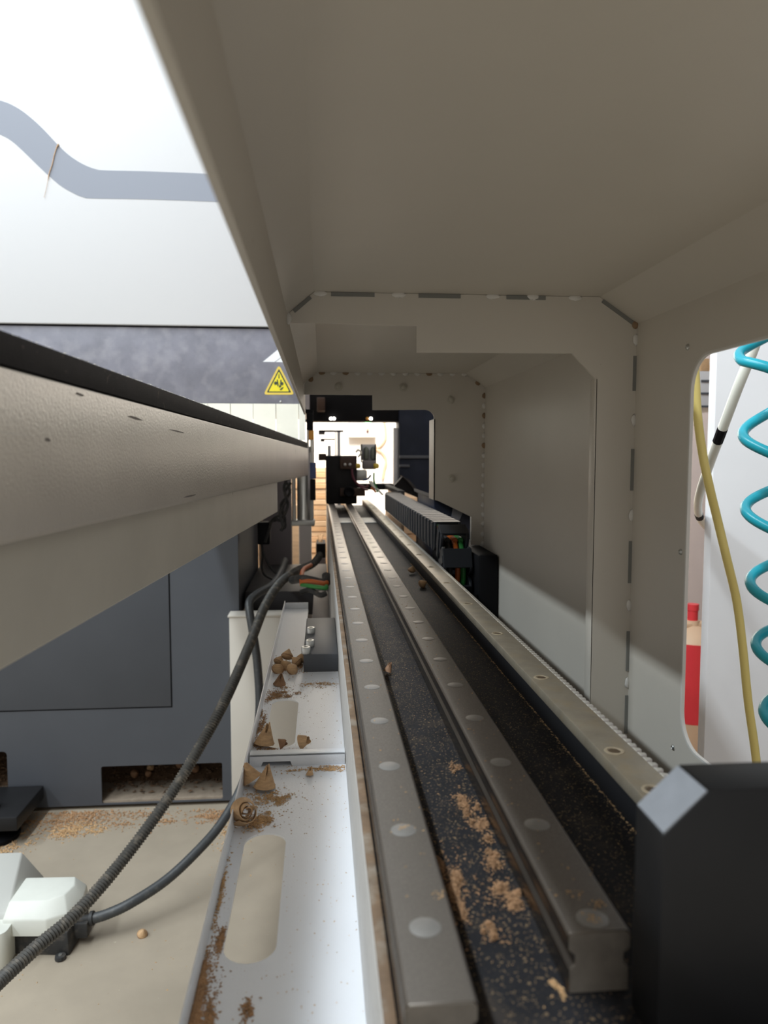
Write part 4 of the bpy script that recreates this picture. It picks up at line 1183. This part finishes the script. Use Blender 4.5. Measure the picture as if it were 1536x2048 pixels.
for i, (px, py, r, a, lab) in enumerate((
        (556, 1345, .0085, (.3, -.4, .6), 'tan wood plug at the left end of the heap, touching the tray lip'), (570, 1338, .009, (-.4, -.3, .8), 'tan wood plug in the middle of the heap on the tray'),
        (585, 1347, .0088, (.5, -.5, .6), 'pale wood plug at the front of the heap on the tray'), (575, 1325, .0088, (.2, .5, .8), 'tan wood plug on top of the heap on the tray'),
        (593, 1332, .0085, (-.6, .2, .6), 'tan wood plug in the heap beside the dark bolted block'), (602, 1326, .0078, (.2, -.2, .9), 'small wood plug squeezed between the heap and the dark bolted block'),
        (558, 1328, .0075, (.4, .4, .7), 'small wood plug at the back of the heap beside the tray lip'))):
    p_ = PZ(px, py, ZT)
    plug('wood_plug', lab, (p_.x, p_.y, ZT + (0.006 if i == 3 else 0)), r, a, group='heap of wood plugs at the tray end')
curl('wood_curl', 'dark pointed wood curl in front of the plug heap on the tray', PZ(560, 1370, ZT), 0.0095, 1.6, (0.1, -0.1, 1), 'knot_dark', h=1.5, taper=0.9)
# plugs in the fork pocket
for i in range(14):
    x = rnd.uniform(PY(225, 1570, CY).x, PY(435, 1570, CY).x)
    yv = rnd.uniform(CY + 0.14, CY + 0.26)
    plug('wood_plug', 'wood plug in the dark heap inside the fork pocket', (x, yv, zb + 0.012 + (yv - CY - 0.13) * 0.5), rnd.uniform(.010, .014), (rnd.uniform(-1, 1), rnd.uniform(-1, .2), .4), 'knot_dark' if i % 3 else 'knot', group='wood plugs in the fork pocket')  # mostly the darker wood, standing in for the pocket's shade


def patch(name, label, cx, cy, rx, ry, z, n, lo, hi, mt, heap=0.0, rot=0.0, clip=None, lumps=7):
    cen = [(rnd.gauss(0, .42), rnd.gauss(0, .42), rnd.uniform(.12, .38), rnd.uniform(.4, 1)) for _ in range(lumps)]
    pts = []
    tries = 0
    while len(pts) < n and tries < n * 12:
        tries += 1
        if rnd.random() < .14:
            a, b_, hgt = rnd.gauss(0, .65), rnd.gauss(0, .65), 0.0
        else:
            ca, cb, sg, hk = rnd.choice(cen)
            da, db = rnd.gauss(0, .5), rnd.gauss(0, .5)
            a, b_ = ca + da * sg, cb + db * sg
            hgt = rnd.random() * hk * max(0, 1 - (da * da + db * db))
        x, y = cx + a * rx, cy + b_ * ry
        if clip and not clip(x, y): continue
        pts.append((x, y, z + 0.0002 + hgt * heap))
    return tag(MB().chips(pts, lo, hi, .5).build(name, M[mt], smooth=False), label, 'sawdust', kind='stuff')


inbed = lambda x, y: (0.0552 < x < 0.0975)
for px, py, rx, ry, n, lab in ((940, 1612, .008, .014, 800, 'tan sawdust clump on the black bed, farthest clump against the second rail'),
                               (968, 1655, .007, .012, 420, 'tan sawdust clump on the black bed, beside the middle of the second rail'),
                               (903, 1762, .007, .026, 1200, 'long tan sawdust clump on the black bed along the first rail'),
                               (985, 1722, .006, .009, 420, 'small tan sawdust clump in the middle of the black bed'),
                               (1022, 1792, .010, .010, 900, 'wide tan sawdust clump on the black bed against the second rail'),
                               (985, 1868, .005, .007, 260, 'small tan sawdust clump nearest the camera on the black bed'),
                               (908, 1535, .005, .008, 120, 'thin sawdust sprinkle far along the black bed')):
    c = PZ(px, py, ZB)
    patch('sawdust_clump', lab, c.x, c.y, rx * 1.15, ry * 1.15, ZB, int(n * 1.15), .0004, .0013, 'saw_bed', 0.0034, clip=inbed)
c = PZ(1125, 1985, ZB)
patch('sawdust_clump', 'pale sawdust crumbs beside the end of the second rail', min(c.x, 0.095), c.y, .003, .01, ZB, 90, .0005, .0014, 'saw', 0.002, clip=inbed)
onrail = [(1183, 1838, 18), (1195, 1808, 25), (805, 1655, 14), (880, 1790, 14), (1150, 1790, 10)]
pts = []
for px, py, n in onrail:
    c = PZ(px, py, ZR)
    for _ in range(n):
        pts.append((c.x + rnd.gauss(0, .0016), c.y + rnd.gauss(0, .0016), ZR + 0.0003))
for _ in range(240):
    xr = rnd.choice((0.0412, 0.1113))
    pts.append((xr + rnd.uniform(-.012, .012), rnd.uniform(.3, 1.2), ZR + 0.0002))
tag(MB().chips(pts, .0004, .0011, .5).build('rail_crumbs', M['saw'], smooth=False), 'sawdust crumbs scattered on the tops of the rails', 'sawdust', kind='stuff')
# the dust lying over the whole bed
pts = [(rnd.choice((rnd.uniform(.056, .0975), rnd.uniform(.0565, .066), rnd.uniform(.126, .18))), .3 + 1.1 * rnd.random() ** 1.3, ZB + .0002) for _ in range(1700)]
tag(MB().chips(pts, .0002, .0006, .6).build('bed_dust', M['saw'], smooth=False), 'fine sawdust grains scattered over the black bed', 'sawdust', kind='stuff')

intray = lambda x, y: TX0 + .0005 < x < TX1 - .001 and not (-.062 < x < -.0284 and (.427 < y < .585 or .758 < y < .916)) and not (x > -.028 and y > 1.028) and not (Yr - .0005 < y < Yr + .015)
for px, py, rx, ry, n, mt, lab in ((392, 2000, .009, .045, 3200, 'saw_dark', 'brown sawdust drift along the tray lip at the near end'),
                                   (495, 2022, .004, .008, 160, 'saw_dark', 'small sawdust smear in the middle of the near tray'),
                                   (440, 1790, .003, .05, 260, 'saw', 'thin sawdust line along the tray lip beside the near slot'),
                                   (520, 1640, .016, .020, 900, 'saw', 'tan sawdust patch around the tightly rolled wood curl'),
                                   (540, 1600, .022, .018, 600, 'saw', 'tan sawdust sprinkle around the pointed wood curls'),
                                   (640, 1538, .045, .008, 420, 'saw', 'fine sawdust at the foot of the tray cross rib'),
                                   (535, 1490, .018, .012, 420, 'saw_dark', 'brown sawdust behind the tray cross rib'),
                                   (560, 1392, .025, .030, 900, 'saw_dark', 'brown sawdust beyond the far slot of the tray'),
                                   (640, 1370, .035, .012, 260, 'saw', 'light sawdust streak across the far tray'),
                                   (585, 1330, .030, .050, 700, 'saw_dark', 'brown sawdust under the heap of wood plugs'),
                                   (520, 1450, .006, .07, 420, 'saw_dark', 'brown sawdust line along the tray lip beside the far slot')):
    c = PZ(px, py, ZT)
    patch('sawdust_patch', lab, c.x, c.y, rx, ry, ZT, int(n * 1.3), .0005, .0015, mt, .0014, clip=intray, lumps=18)
pts = []
while len(pts) < 420:
    x, y = rnd.uniform(TX0, TX1), rnd.uniform(.38, 1.0)
    if intray(x, y): pts.append((x, y, ZT + .0002))
tag(MB().chips(pts, .0003, .0009, .6).build('tray_crumbs', M['saw'], smooth=False), 'fine sawdust crumbs sprinkled over the whole tray', 'sawdust', kind='stuff')

onfloor = lambda x, y: y < CY - 0.004 or x > cxr
for px, py, rx, ry, n, lo, hi, mt, lab in ((160, 1640, .26, .07, 1700, .002, .006, 'saw_dark', 'brown sawdust drift on the floor along the dark machine base'),
                                           (140, 1662, .10, .04, 600, .002, .006, 'saw', 'tan shavings on the floor in front of the dark machine base'),
                                           (420, 1632, .12, .04, 600, .002, .006, 'saw_dark', 'brown sawdust drift on the floor beside the cream leg'),
                                           (10, 1700, .07, .09, 300, .002, .006, 'saw', 'tan shavings on the floor under the levelling foot'),
                                           (465, 1665, .05, .10, 260, .002, .005, 'saw', 'tan shavings on the floor behind the tray lip')):
    c = PZ(px, py, -H)
    patch('floor_sawdust', lab, c.x, c.y, rx, ry, -H, n, lo, hi, mt, .004, clip=onfloor, lumps=30)
pts = [(rnd.uniform(-.75, -.05), rnd.uniform(1.35, 2.2), -H + .0003) for _ in range(220)]
tag(MB().chips(pts, .0006, .003, .4).build('floor_crumbs', M['saw'], smooth=False), 'sparse wood crumbs scattered over the concrete floor', 'sawdust', kind='stuff')
